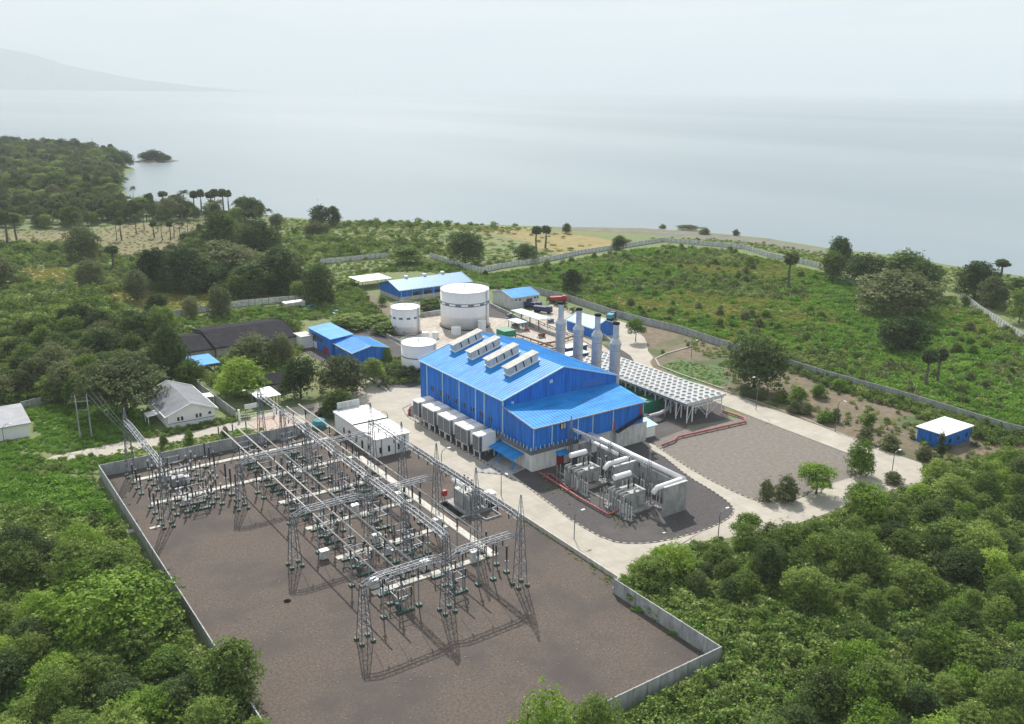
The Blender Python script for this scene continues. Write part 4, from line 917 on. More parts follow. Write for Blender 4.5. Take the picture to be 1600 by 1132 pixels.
# road lamps, poles
def lamp(h):
    t = thing('street_lamp','x','street lamp',group='grey street lamps of the plant')
    MB().tube([(0,0,0),(0,0,h*.8),(-.3,0,h*.93),(-1.1,0,h),(-1.9,0,h)],[.11,.09,.08,.06,.06],6).build('pole', m_steel, t)
    MB().box(-2.6,-1.7,-.18,.18,h-.1,h+.06).build('lamp_head', m_white, t); return t
kl = Kind(lamp(10.5)); kl2 = Kind(lamp(6.2))
for px, py, s_, lb, big_ in ((1181,641,1,'grey street lamp in front of the big round tree',1),(1305,675,.9,'grey street lamp beside the right road, next to bushes',1),(1393,743,1,'street lamp on the pale road near the bright green tree',0),(1122,840,1,'street lamp at the rounded tip of the transformer bay',0),
        (897,843,1,'street lamp on the yard side of the long road',0),(783,775,1,'street lamp beside the road in front of the loading apron',0),(607,683,1.2,'street lamp at the upper end of the long road',0),(690,740,1,'street lamp between filter boxes and switchyard',0),(154,655,1,'curved street lamp on the grass near the twin poles',1),(955,740,.8,'street lamp behind the long white duct',0),
        (395,640,1,'street lamp beside the access gate',0),(505,610,1,'street lamp in front of the dark tree by the car park',0),(1080,560,1,'street lamp on the paved corner behind the fan coolers',0),(955,560,1.2,'street lamp on the paved yard behind the chimneys',0),(222,668,.9,'street lamp behind the left gantry',0),(8,700,1,'street lamp at the left edge by the white house',0)):
    x, y = at(px, py); (kl if big_ else kl2).put((x,y,.05),R_(rng.choice([0,90,180])),lb,s_)
def twin(): pass
up = thing('utility_pole','twin concrete utility poles with crossbars on the grass left of the gatehouse','utility pole',(*at(126,687),0))
MB().tube([(0,0,0),(0,0,12.4)],[.2,.12],8).build('pole', m_conc, up); MB().tube([(2.6,-1.2,0),(2.6,-1.2,12.4)],[.2,.12],8).build('pole', m_conc, up)
MB().bar((-.6,.3,10.6),(3.2,-1.5,10.6),.14).bar((-.4,.2,8.2),(3.0,-1.4,8.2),.12).build('crossbar', m_steel, up)
# lattice truss line down the transformer bay
for px, py, lb, h_ in ((890,735,'slim lattice mast at the hall end of the transformer bay',12.6),(953,765,'slim lattice mast between the two transformers',12.8),(1026,800,'slim lattice mast near the free concrete wall',12.0)):
    pass
km = Kind(lattice(9.6,.42,.3,3.4))
for x, y, lb in ((133.3,164.3,'slim lattice mast in front of the annex at the hall end of the transformer row'),(134.2,150.6,'slim lattice mast between the two grey transformers'),(133.6,136.5,'slim lattice mast near the free concrete fire wall')): km.put((x,y,.05),0,lb,group='slim masts over the transformers')
beam('lattice beam over the transformers from the annex to the middle mast', (133.4,164.3,9.4),(134.2,150.6,9.4),0,.5,'beams over the transformers')
beam('lattice beam over the transformers from the middle mast to the free wall', (134.2,150.6,9.4),(133.6,136.5,9.4),0,.5,'beams over the transformers')
t = thing('pipe_bridge','white pipe bridge on posts beside the road behind the transformers','pipe bridge',(142.6,150,0))
b = MB().bar((0,-12,4.3),(0,14,4.3),.5,.25); b.build('deck', m_galv, t)
for y in (-11,-4,3,10): MB().bar((0,y,0),(0,y,4.3),.16).build('leg', m_white, t)

# ------------------------------------------------------------------ vehicles
def pickup(mat, label, px, py, rz, cat='pickup truck', name='pickup_truck'):
    x, y = at(px, py); t = thing(name, label, cat, (x,y,.06), rz)
    b = MB(); prof = [(-2.6,.45),(2.6,.45),(2.65,.95),(1.5,1.1),(.8,1.75),(-.9,1.8),(-1.1,1.15),(-2.65,1.1)]
    n = len(prof); b.add([(x_,-.9,z_) for x_, z_ in prof]+[(x_,.9,z_) for x_, z_ in prof],[tuple(range(n)),tuple(range(2*n-1,n-1,-1))]+[(i,i+n,(i+1)%n+n,(i+1)%n) for i in range(n)]); b.build('body', mat, t)
    MB().add([(1.42,-.8,1.17),(1.42,.8,1.17),(.88,.75,1.7),(.88,-.75,1.7)],[(0,1,2,3)]).box(-.8,1.0,-.92,-.905,1.2,1.65).box(-.8,1.0,.905,.92,1.2,1.65).build('window', m_dark, t)
    for x_ in (-1.65,1.65):
        for s_ in (-1,1): MB().tube([(x_,s_*.7,.38),(x_,s_*.95,.38)],.38,14).build('wheel', m_black, t)
    for s_ in (-.65,.65): MB().box(2.62,2.68,s_-.15,s_+.15,.7,.9).build('headlight', m_tankroof, t)
    return t
pickup(m_white,'white pickup parked under the trees beside the control building',556,645,R_(200))
pickup(m_steel,'dark grey car parked left of the white pickup',528,646,R_(200),'car','parked_car')
pickup(m_black,'black car parked farthest left in the small car park',506,648,R_(195),'car','parked_car')
pickup(m_teal,'light blue vehicle on the grass beyond the far blue sheds',527,492,R_(30),'car','parked_car')
pickup(m_teal,'small blue vehicle beside the cream container by the white wall',485,484,R_(10),'car','parked_car')
def truck(mcab, mbody, label, px, py, rz, name='truck', L_=7.5):
    x, y = at(px, py); t = thing(name, label, 'truck', (x,y,.06), rz)
    MB().box(L_/2-2,L_/2,-1.15,1.15,.6,2.6).box(L_/2-1.9,L_/2-.3,-1.1,1.1,2.6,3.0).build('cab', mcab, t); MB().box(-L_/2,L_/2-2.2,-1.2,1.2,1.1,2.7).build('body', mbody, t); MB().box(-L_/2,L_/2,-.5,.5,.55,1.08).build('chassis', m_black, t)
    MB().box(L_/2,L_/2+.03,-1,1,1.6,2.4).build('windscreen', m_dark, t)
    for x_ in (-L_/2+1,-L_/2+2.2,L_/2-1.1):
        for s_ in (-1,1): MB().tube([(x_,s_*.85,.5),(x_,s_*1.18,.5)],.5,14).build('wheel', m_black, t)
truck(m_red,m_red,'red fire truck parked at the far wall beside the white pump house',872,473,R_(-20),'fire_truck')
truck(m_darkblue,m_darkblue,'dark blue tanker truck parked beyond the pale green shelter',832,482,R_(-60),'tanker_truck',8)
truck(m_darkblue,m_darkblue,'dark blue truck standing behind the pale green shelter, nearer the chimneys',848,489,R_(-60),'tanker_truck',8)
truck(m_darkblue,m_teal,'dark truck with blue body parked beside the blue shed behind the last chimney',955,500,R_(30),'truck',6)
t = thing('water_tank','teal round water tank on the ground left of the control building','tank',(*at(499,668),0)); MB().lathe([(1.9,.3),(2.1,1.2),(1.6,2.2),(.5,2.7)],20).build('tank', m_teal, t); MB().box(-2,2,-2,2,0,.3).build('base', m_steel, t)
t = thing('hydrant_post','red fire hydrant post at the far end of the filter box row','hydrant',(*at(640,648),0)); MB().lathe([(.3,0),(.3,1.6),(.15,1.9)],10).build('body', m_red, t); MB().tube([(-.7,0,1.2),(.7,0,1.2)],.15,8).build('outlet', m_red, t)

# ------------------------------------------------------------------ vegetation
def leaf_mesh(name, cen, nrm, size, lv, mat, aspect=.55):
    """many small quads; cen (n,3), nrm (n,3), size (n,), lv (n,) brightness seed"""
    n = len(cen); nrm = nrm/np.linalg.norm(nrm, axis=1, keepdims=True)
    a = rng.normal(size=(n,3)); u = np.cross(nrm, a); u /= np.linalg.norm(u, axis=1, keepdims=True); v = np.cross(nrm, u)
    s = size[:,None]; V = np.empty((n,4,3)); V[:,0] = cen-u*s; V[:,1] = cen-v*s*aspect+nrm*s*.12; V[:,2] = cen+u*s; V[:,3] = cen+v*s*aspect+nrm*s*.12
    me = bpy.data.meshes.new(name); me.vertices.add(4*n); me.vertices.foreach_set('co', V.reshape(-1)); me.loops.add(4*n); me.loops.foreach_set('vertex_index', np.arange(4*n, dtype=np.int32))
    me.polygons.add(n); me.polygons.foreach_set('loop_start', np.arange(0, 4*n, 4, dtype=np.int32)); me.polygons.foreach_set('loop_total', np.full(n, 4, dtype=np.int32))
    me.update(calc_edges=True); at_ = me.attributes.new('lv', 'FLOAT', 'FACE'); at_.data.foreach_set('value', lv.astype(np.float32)); me.materials.append(mat); return me
def crown_mesh(name, mat, R=4.5, z0=2.0, z1=10, lobes=11, leaves=2600, ls=.34, flat=1.0, seed=0, up=.55, spread=1.0, spiky=0):
    r = np.random.default_rng(seed); C = []; hc = (z1-z0)
    for k in range(lobes):
        a = r.uniform(0, 2*np.pi); t = r.uniform(0, 1); rad = R*spread*(r.uniform(.35,.66) if t < .8 else r.uniform(0,.35)); zc = z0+hc*(.12+.62*t)
        q = r.uniform(.32,.55)*R; C.append((rad*np.cos(a), rad*np.sin(a), zc, q, q*hc/R/2*1.1*flat))
    C.append((0,0,z0+hc*.55,R*.6,hc*.42*flat)); C = np.array(C)
    wgt = C[:,3]**2; wgt /= wgt.sum(); ncl = leaves//9; idx = r.choice(len(C), ncl, p=wgt); d = r.normal(size=(ncl,3)); d[:,2] = np.where(d[:,2] < -.8, -d[:,2]*.6, d[:,2]); d /= np.linalg.norm(d, axis=1, keepdims=True)
    rr_ = r.uniform(.68,1.1,ncl); sp = (r.uniform(size=ncl) < spiky) & (d[:,2] > -.1); rr_ = np.where(sp, rr_*r.uniform(1.05,1.4,ncl), rr_)[:,None]; c = C[idx]; P = c[:,:3]+d*rr_*np.stack([c[:,3],c[:,3],c[:,4]],1)
    lvc = r.uniform(0,1,ncl)
    P = np.repeat(P, 9, 0); D = np.repeat(d, 9, 0); lv = np.repeat(lvc, 9)*.6+r.uniform(0,.4,len(P))
    P = P+r.normal(size=P.shape)*ls*np.array([1.15,1.15,.6]); nr = D*.6+r.normal(size=P.shape)*.55+np.array([0,0,up])
    return leaf_mesh(name, P, nr, r.uniform(.6,1.25,len(P))*ls, lv, mat)
def trunk_mesh(name, h, r0, R, seed, mat=None, low=.3):
    q = random.Random(seed); b = MB(); b.tube([(0,0,0),(q.uniform(-.2,.2),q.uniform(-.2,.2),h*.3),(q.uniform(-.4,.4),q.uniform(-.4,.4),h*.62)],[r0,r0*.75,r0*.4],7)
    for k in range(6):
        a = q.uniform(0,6.28); z = h*q.uniform(low,.5); e = R*q.uniform(.45,.75)
        b.tube([(0,0,z),(math.cos(a)*e*.5,math.sin(a)*e*.5,z+h*.15),(math.cos(a)*e,math.sin(a)*e,z+h*.28)],[r0*.45,r0*.3,r0*.12],5)
    me = bpy.data.meshes.new(name); me.from_pydata(b.v, [], b.f); me.materials.append(mat or m_trunk); me.update(); return me
def frond_mesh(name, mat, h, n, Ln, fan, seed, droop=.5):
    """palm crown: n fronds from the top of the trunk"""
    r = np.random.default_rng(seed); P = []; Nn = []; S = []; LV = []
    for k in range(n):
        a = r.uniform(0, 2*np.pi); el = r.uniform(-1.15, 1.35) if fan else r.uniform(-.3,1.1); l = Ln*r.uniform(.75,1.1); base = r.uniform(0,1)
        d = np.array([np.cos(a)*np.cos(el), np.sin(a)*np.cos(el), np.sin(el)]); side = np.array([-np.sin(a), np.cos(a), 0])
        if fan:
            tip = d*l
            for j in range(12):
                f = (j-5.5)/5.5; q = tip*(.62)+side*f*l*.42+np.array([0,0,-abs(f)*l*.1]); P.append(q); Nn.append(np.cross(side, d)*.6+side*f*.5+r.normal(size=3)*.55); S.append(l*.3); LV.append(base*.7+r.uniform(0,.3))
        else:
            for j in range(16):
                t = (j+1)/16; q = d*l*t+np.array([0,0,-droop*l*t*t])
                for s in (-1,1): P.append(q+side*s*l*.09*(1-.4*t)+np.array([0,0,-.12])); Nn.append(np.array([0,0,.8])+side*s*.8+r.normal(size=3)*.4); S.append(l*.115); LV.append(base*.7+r.uniform(0,.3))
    P = np.array(P)+np.array([0,0,h]); return leaf_mesh(name, P, np.array(Nn), np.array(S), np.array(LV), mat, .3)
PROTO = {}
def proto(key, crown, trunk): PROTO[key] = (crown, trunk)
for mk, mt in (('mid',lf_mid),('bright',lf_bright),('dark',lf_dark),('olive',lf_olive)):
    for v in range(3):
        sd_ = hash((mk, v)) if False else {'mid':10,'bright':20,'dark':30,'olive':40}[mk]+v
        proto('round_%s_%d' % (mk,v), crown_mesh('crown', mt, 5, .4, 10, 20, 11000, .225, 1.0, sd_, .55, 1.0, .12), trunk_mesh('trunk', 10, .38, 5, sd_))
    proto('layer_%s_0' % mk, crown_mesh('crown', mt, 5.6, 1.0, 9.6, 30, 12000, .215, .36, 60+sd_, .9, 1.12), trunk_mesh('trunk', 10, .4, 5.5, 60+sd_))
for v in range(4):     # feathery young trees of the dense wood
    for mk, mt in (('mid',lf_mid),('bright',lf_bright),('dark',lf_dark)):
        proto('wood_%s_%d' % (mk,v), crown_mesh('crown', mt, 5, .4, 9.6, 17+v*2, 10500, .205, 1.15, 100+v*7+len(mk), .45, 1.1, .35), trunk_mesh('trunk', 9, .22, 4, 100+v))
proto('umbrella_bright_0', crown_mesh('crown', lf_bright, 5, 3.2, 9.8, 14, 8000, .22, .8, 88, .7, 1.05, .1), trunk_mesh('trunk', 10, .3, 5.2, 88, None, .3))
proto('bush_olive_0', crown_mesh('crown', lf_olive, 5, .1, 9.5, 16, 5200, .33, 1.1, 90, .5, 1, .15), None)
proto('bush_mid_0', crown_mesh('crown', lf_mid, 5, .1, 9.5, 16, 5200, .33, 1.1, 91, .5, 1, .15), None)
proto('bush_bright_0', crown_mesh('crown', lf_bright, 5, .1, 9.5, 16, 5200, .33, 1.1, 92, .5, 1, .15), None)
proto('cypress_dark_0', crown_mesh('crown', lf_dark, 2.0, .2, 10, 12, 2400, .3, 1.9, 93, .2, .5), trunk_mesh('trunk', 5, .2, 1, 93))
def palm_trunk(h, r0, seed):
    q = random.Random(seed); b = MB(); b.tube([(0,0,0),(q.uniform(-.3,.3),q.uniform(-.2,.2),h*.5),(0,0,h)],[r0*1.3,r0,r0*.8],8); me = bpy.data.meshes.new('trunk'); me.from_pydata(b.v, [], b.f); me.materials.append(m_palmtrunk); me.update(); return me
for v in range(2):
    proto('lontar_%d' % v, frond_mesh('crown', lf_palm, 8.3, 60, 2.2, True, 200+v), palm_trunk(8.8, .3, v))
    proto('coco_%d' % v, frond_mesh('crown', lf_palm, 8.4, 24, 3.0, False, 210+v), palm_trunk(8.5, .2, v))
    proto('lowpalm_%d' % v, frond_mesh('crown', lf_palm, 1.2, 22, 3.4, False, 220+v, .35), palm_trunk(1.4, .3, v))
def tree(key, loc, rz, sxy, sz, label, cat='tree', group=None, name='tree'):
    c, t_ = PROTO[key]; t = thing(name, label, cat, loc, rz, group); t.scale = (sxy, sxy, sz)
    o = bpy.data.objects.new('crown', c); sc.collection.objects.link(o); o.parent = t
    if t_: o = bpy.data.objects.new('trunk', t_); sc.collection.objects.link(o); o.parent = t
    return t
def hat(px, py, ty):
    x, y = at(px, py); v = RM@np.array([px-CX, ty-CY, F]); t = (v[0]*x+v[1]*y)/(v[0]**2+v[1]**2); return H+v[2]*t
def ppm(x, y): return F/((RM.T@np.array([x, y, -H]))[2])
def named(px, py, ty, wpx, key, label, cat='tree', name='tree', group=None, proto_r=5.0, proto_h=10.0):
    x, y = at(px, py); h = hat(px, py, ty); r = wpx/2/ppm(x, y)
    return tree(key, (x, y, 0), random.uniform(0, 6.28), max(.1, r/proto_r), max(.1, h/proto_h), label, cat, group, name)
T_ = [ # px, base y, top y, width px, proto, label
(1178,607,520,94,'round_dark_0','big dark round tree beside the plant road behind the fan coolers'),
(1408,550,488,82,'round_dark_1','dark broad tree with visible trunk alone on the right slope'),
(1310,432,370,46,'round_dark_2','tall dark tree at the left end of the right-hand clump by the sea'),
(1300,440,388,44,'round_mid_0','lower tree at the left foot of the right-hand clump by the sea'),
(1352,452,394,80,'round_dark_0','dark green tree in the left part of the large right-hand clump'),
(1412,455,390,96,'round_mid_1','broad tree forming the top of the large right-hand clump by the sea'),
(1395,492,418,130,'round_olive_0','wide feathery olive tree in front of the right-hand clump'),
(1440,470,402,64,'round_dark_1','dark tree at the right end of the large right-hand clump'),
(1522,468,407,72,'round_dark_2','dark tree near the upper end of the right white wall'),
(1550,482,428,54,'round_olive_0','purplish olive tree right of the upper end of the white wall'),
(1595,462,428,44,'layer_mid_0','flat-topped tree cut by the right edge near the shore'),
(1592,505,450,50,'round_mid_2','tree beyond the white wall at the right edge'),
(727,413,358,58,'round_dark_0','solitary round dark tree in the meadow above the largest tank'),
(822,409,378,40,'round_dark_1','small round dark tree above the white pump house'),
(893,459,420,36,'round_dark_2','dark narrow tree close behind the grey wall near the red truck'),
(967,390,367,25,'round_dark_0','small round tree on the long white wall near the golden field'),
(502,354,318,38,'round_dark_1','left tree of the dark pair standing on the shore skyline'),
(522,353,322,26,'round_dark_2','right tree of the dark pair standing on the shore skyline'),
(495,371,345,38,'round_olive_1','greyish tree just in front of the dark shoreline pair'),
(636,413,378,54,'layer_mid_0','spreading green tree beside the upper white wall'),
(1345,742,682,46,'round_bright_0','bright green tree on the tip of the grey gravel lot'),
(1275,772,722,66,'umbrella_bright_0','umbrella-shaped bright green tree at the edge of the gravel lot'),
(1165,842,801,50,'umbrella_bright_0','small round umbrella tree beside the pale road bend'),
(993,534,494,30,'umbrella_bright_0','dark leaning tree at the corner of the paved yard behind the chimneys'),
(535,616,552,84,'round_olive_0','big grey-green tree in front of the blue store building'),
(470,622,554,64,'round_dark_0','dark dense tree by the car park, left of the big grey-green one'),
(378,618,555,80,'round_bright_1','bright green rounded tree behind the gatehouse wall'),
(392,578,520,66,'round_olive_2','pale olive tree in front of the dark-roofed house'),
(440,572,520,46,'round_olive_1','grey-green tree at the right end of the dark-roofed house'),
(528,648,608,64,'round_mid_1','low broad tree overhanging the car park beside the control building'),
(585,600,560,42,'round_mid_2','round tree at the corner of the blue store building'),
(604,565,541,18,'round_mid_0','little tree at the right corner of the blue store building'),
(196,650,534,122,'layer_olive_0','very large layered tree behind the gatehouse'),
(268,600,500,58,'round_dark_1','tall dark tree left of the dark-roofed house'),
(300,606,560,54,'round_mid_0','green tree behind the grey corrugated roof'),
(130,408,350,58,'round_olive_0','tall rounded tree standing in the brown stubble field'),
(140,447,402,42,'round_olive_1','bushy tree just below the stubble field'),
(0,450,395,60,'round_olive_2','broad tree cut by the left edge beside the golden patch'),
(240,452,388,64,'round_dark_2','dark tree at the left end of the big dark grove'),
(292,455,384,74,'round_dark_0','dark tree in the left half of the big dark grove'),
(350,400,328,74,'round_mid_1','green tree at the top of the big dark grove'),
(402,410,338,70,'round_dark_1','tree at the upper right of the big dark grove'),
(362,442,362,96,'layer_olive_0','purplish broad tree in the middle of the big dark grove'),
(442,455,388,84,'round_dark_2','dark green tree at the right of the big dark grove'),
(498,475,408,58,'round_dark_0','last dark tree of the grove above the white wall'),
(322,458,398,70,'round_dark_1','dark tree at the front centre of the big dark grove'),
(395,462,410,80,'round_dark_2','dark low tree at the front of the grove above the corn strip'),
(342,496,442,46,'round_olive_1','grey-green tree standing in front of the white boundary wall'),
(372,468,430,40,'round_mid_2','rounded tree at the lower edge of the dark grove'),
(246,500,460,46,'round_dark_2','dark tree at the left end of the lower white wall'),
(298,496,462,30,'round_olive_2','thin olive tree in front of the white wall and corn'),
(215,470,418,44,'round_olive_0','olive tree left of the dark grove'),
(383,345,305,36,'round_mid_0','dark tree on the shoreline right of the fan palm row'),
(195,262,234,32,'round_dark_0','tree at the very tip of the wooded headland'),
(200,895,900,10,'bush_mid_0',''),
(195,1005,896,180,'round_bright_2','huge bright green tree beside the left yard wall'),
(850,1205,1078,120,'wood_bright_0','bushy tree top at the bottom edge in front of the yard wall'),(925,1172,1088,80,'wood_mid_1','smaller tree top at the bottom edge beside the front yard wall'),
(360,1100,1000,130,'round_mid_1','tree with reddish twigs at the lower end of the left yard wall'),
(560,488,478,8,'bush_mid_0',''),
(673,560,545,8,'bush_mid_0',''),
]
for px, py, ty, wd, key, lb in T_:
    if lb: named(px, py, ty, wd, key, lb)
B_ = [
(1196,783,746,24,'bush_olive_0','grey-green shrub at the left end of the lot edge hedge'),(1226,782,740,40,'bush_olive_0','larger grey-green shrub next to the umbrella tree'),
(1165,620,598,20,'bush_olive_0','grey shrub at the foot of the big round tree'),(1188,624,606,22,'bush_olive_0','second grey shrub by the road below the big round tree'),
(1222,628,610,24,'bush_mid_0','dark round bush right of the street lamp by the road'),(1246,632,604,34,'bush_mid_0','dark bush on the bare strip, middle of the slope'),
(1240,645,625,24,'bush_olive_0','grey bush in front of the dark bush on the bare strip'),(1258,647,627,22,'bush_olive_0','right grey bush in front of the dark bush on the bare strip'),
(1290,660,642,32,'bush_bright_0','bright green bush on the bare strip near the road lamp'),(1306,660,636,14,'bush_olive_0','slim grey bush beside the road lamp'),
(1312,610,592,26,'bush_bright_0','green bush under the grey wall on the bare strip'),(1280,622,600,26,'bush_bright_0','rounded green bush halfway up the bare strip'),
(1356,668,646,20,'bush_bright_0','bright bush above the road end'),(1350,692,666,26,'bush_olive_0','grey bush beside the road above the bright tree'),
(1388,702,676,34,'bush_olive_0','grey bush at the road end left of the yellow kerb'),(1445,718,696,30,'bush_olive_0','grey bush in front of the small white-roofed shed'),
(1395,755,736,30,'bush_olive_0','grey bush at the lower side of the pale road end'),(295,693,672,18,'bush_bright_0','yellowish bush between the access road and the yard wall'),
(352,682,664,12,'bush_olive_0','small dark bush by the yard wall near the gate'),(256,700,680,16,'bush_mid_0','small green bush beside the access road'),
(700,560,540,2,'bush_mid_0',''),(645,388,380,2,'bush_mid_0',''),
(870,566,550,2,'bush_mid_0',''),(1255,578,566,20,'bush_mid_0',''),
(612,520,503,62,'bush_mid_0','trimmed green hedge bush left of the medium tank'),(545,512,492,70,'bush_mid_0','dark hedge behind the tall blue building'),
(590,508,492,50,'bush_mid_0','dark hedge mass in front of the tank platform'),(672,482,466,46,'bush_mid_0','hedge between the medium and the largest tank'),
(640,494,482,44,'bush_mid_0','hedge strip behind the medium tank'),(598,478,462,16,'round_mid_0','small tree at the corner of the long blue workshop'),
(1008,505,492,16,'bush_mid_0','bush by the grey wall at the paved corner'),(1035,552,546,10,'bush_mid_0','tiny round bush at the lawn corner'),
(35,397,380,40,'bush_mid_0','row of dark bushes at the stubble field edge'),(85,397,380,26,'bush_mid_0','dark bush at the stubble field edge, right of the row'),
(885,365,348,16,'round_olive_0','small tree on the skyline above the golden field'),(1035,358,350,12,'bush_olive_0','small bush at the shore'),(1100,366,355,18,'bush_olive_0','pair of round bushes on the beach edge'),(1150,368,358,12,'bush_olive_0','small bush on the right part of the beach'),
(1292,414,405,12,'bush_mid_0','bush under the right clump on the shore side'),(1075,358,352,40,'bush_olive_0','low dark scrub line on the pebble beach'),
(690,500,488,2,'bush_mid_0','')]
for px, py, ty, wd, key, lb in B_:
    if lb: named(px, py, ty, wd, key, lb, 'bush', 'bush') if key.startswith('bush') else named(px, py, ty, wd, key, lb)
named(1468,716,680,16,'cypress_dark_0','slim dark cypress in front of the small white-roofed shed', proto_r=2.0)
# palms
P_ = [(305,333,297,16,'lontar_0'),(315,332,295,16,'lontar_1'),(330,333,298,18,'lontar_0'),(338,336,294,18,'lontar_1'),(350,334,294,18,'lontar_0'),(358,330,296,14,'lontar_1')]
for i, (px, py, ty, wd, key) in enumerate(P_): named(px, py, ty, wd, key, '%s fan palm from the left in the row against the sea' % ['first','second','third','fourth','fifth','sixth'][i], 'palm','palm_tree','row of fan palms against the sea', 2.2, 10.2)
for px, py, ty, wd, key, lb in ((256,326,298,18,'lontar_0','left fan palm of the pair at the bay shore'),(272,330,304,20,'lontar_1','right fan palm of the pair at the bay shore'),(210,320,291,11,'coco_0','thin leaning coconut palm alone at the bay'),(229,330,305,12,'coco_1','coconut palm just right of the thin leaning one'),
    (1232,452,392,28,'lontar_0','tall slim palm in front of the far white wall'),(1447,607,543,32,'lontar_1','left palm of the pair on the yellow-green slope'),(1464,602,540,28,'lontar_0','right palm of the pair on the yellow-green slope'),
    (838,392,352,20,'lontar_0','left palm of the dark pair in the golden field'),(852,388,352,20,'lontar_1','right palm of the dark pair in the golden field'),(1562,442,404,28,'lontar_0','fan palm on the shore near the right edge'),
    (12,384,328,24,'lontar_1','left one of the two fan palms at the left edge of the stubble field'),(27,380,332,22,'lontar_0','right one of the two fan palms at the left edge of the stubble field'),(178,422,382,26,'lontar_0','dark fan palm left of the grove'),
    (35,312,290,20,'lontar_1','fan palm in the light gap below the headland wood'),(57,314,290,16,'lontar_0','second fan palm in the light gap below the headland wood'),(102,320,296,18,'lontar_1','fan palm right of the light gap below the headland wood')):
    named(px, py, ty, wd, key, lb, 'palm','palm_tree', None, 2.2 if key[0] == 'l' else 2.9, 10.2 if key[0] == 'l' else 9.6)
rp_ = random.Random(5)
for i in range(26):
    px = 120+i*8+rp_.uniform(-3,3); py = 352+rp_.uniform(-12,26); named(px, py, py-rp_.uniform(26,40), rp_.uniform(13,18), ('coco_%d' if i%3 else 'lontar_%d') % (i%2), 'palm in the scattered grove over the brown stubble field', 'palm', 'palm_tree', 'palms scattered over the stubble field', 2.7, 9.8)
for i in range(34):
    px = rp_.uniform(0, 345); py = rp_.uniform(326, 350); named(px, py, py-rp_.uniform(24,36), rp_.uniform(13,19), ('coco_%d' if i%3 else 'lontar_%d') % (i%2), 'palm rising from the wood between the stubble field and the bay', 'palm', 'palm_tree', 'palms in the wood along the bay', 2.7, 9.8)
for i in range(9):
    px = 600+i*6.5+rp_.uniform(-3,3); py = 600+rp_.uniform(-14,6); named(px, py, py-rp_.uniform(22,32), rp_.uniform(26,34), 'lowpalm_%d' % (i%2), 'low leafy palm in the bed between the blue hall and the store building', 'palm', 'palm_tree', 'low palms in the bed beside the blue hall', 3.4, 4.2)
for i in range(5):
    px = 862+i*10+rp_.uniform(-3,3); py = 474+i*5; named(px, py, py-14, 16, 'lowpalm_%d' % (i%2), 'low grey-green palm by the grey wall behind the first chimneys', 'palm', 'palm_tree', 'low palms by the grey wall', 3.4, 4.2)
# islet
ix, iy = at(240, 252); isl = thing('islet', 'tiny rocky islet with trees out in the bay', 'islet', (ix, iy, -1.2))
b = MB(); b.lathe([(22,0),(19,1.2),(12,2.4),(3,3.2)], 18); 
for v_ in range(len(b.v)): x, y, z = b.v[v_]; q = 1+.25*math.sin(3*math.atan2(y,x)+1); b.v[v_] = (x*q*1.2, y*q*.8, z*rr.uniform(.7,1.2))
b.build('rock', m_beach, isl)
for dx, dy, s_ in ((-9,6,1.1),(0,0,1.5),(8,-7,1.1),(14,-12,.8),(-3,4,1.3)):
    o = bpy.data.objects.new('tree_crown', PROTO['round_dark_0'][0]); sc.collection.objects.link(o); o.parent = isl; o.location = (dx,dy,1); o.scale = (s_*1.5,s_*1.5,s_); o.rotation_euler = (0,0,dx)

# --- areas filled with plants
def inside(P, poly):
    x, y = P[:,0], P[:,1]; c = np.zeros(len(P), bool); n = len(poly)
    for i in range(n):
        x0, y0 = poly[i]; x1, y1 = poly[(i+1)%n]
        if y0 == y1: continue
        t = (y0 > y) != (y1 > y); c ^= t & (x < (x1-x0)*(y-y0)/(y1-y0)+x0)
    return c
def fill(poly, step, jitter=.45, avoid=()):
    A = np.array(poly); x0, y0 = A.min(0); x1, y1 = A.max(0)
    gx, gy = np.meshgrid(np.arange(x0, x1, step), np.arange(y0, y1, step)); P = np.stack([gx.ravel(), gy.ravel()], 1); P = P+rng.uniform(-jitter, jitter, P.shape)*step
    m = inside(P, poly)
    for a in avoid: m &= ~inside(P, a)
    return P[m]
def wave(P, s, ph):
    """cheap smooth patchiness -1..1"""
    x, y = P[:,0]/s, P[:,1]/s; return (np.sin(x*1.3+ph)*np.cos(y*1.1-ph*.7)+np.sin(x*.6-y*.8+ph*2)*.8+np.sin(x*2.3+y*1.9+ph)*.4)/2.2
YARD = [(33.5,84.5),(104.5,84.5),(104.5,112),(119,112),(119,170),(119,235),(33.5,224)]
F1 = PX([(975,935),(1030,905),(1060,885),(1140,868),(1200,850),(1275,828),(1330,800),(1400,792),(1450,760),(1500,740),(1600,722),(1760,720),(1900,900),(1900,1500),(900,1500),(940,1150),(1140,1045)])
CLEAR = PX([(990,925),(1060,930),(1130,960),(1180,965),(1230,945),(1300,970),(1340,1010),(1320,1060),(1250,1132),(1100,1220),(900,1260),(960,1130),(1145,1040),(1125,1020),(1010,945)])
TRACK = PX([(1365,835),(1420,820),(1430,840),(1375,850)])
F2 = PX([(-40,880),(60,850),(150,880),(230,960),(300,1040),(340,1090),(420,1150),(520,1230),(500,1500),(-300,1500),(-300,880)])
F2b = PX([(-60,760),(70,750),(120,760),(190,850),(250,930),(285,990),(200,960),(60,850),(-40,880)])
F3 = PX([(-30,460),(60,470),(150,468),(240,500),(262,520),(280,560),(240,610),(150,600),(150,632),(60,636),(-40,632)])
used = []
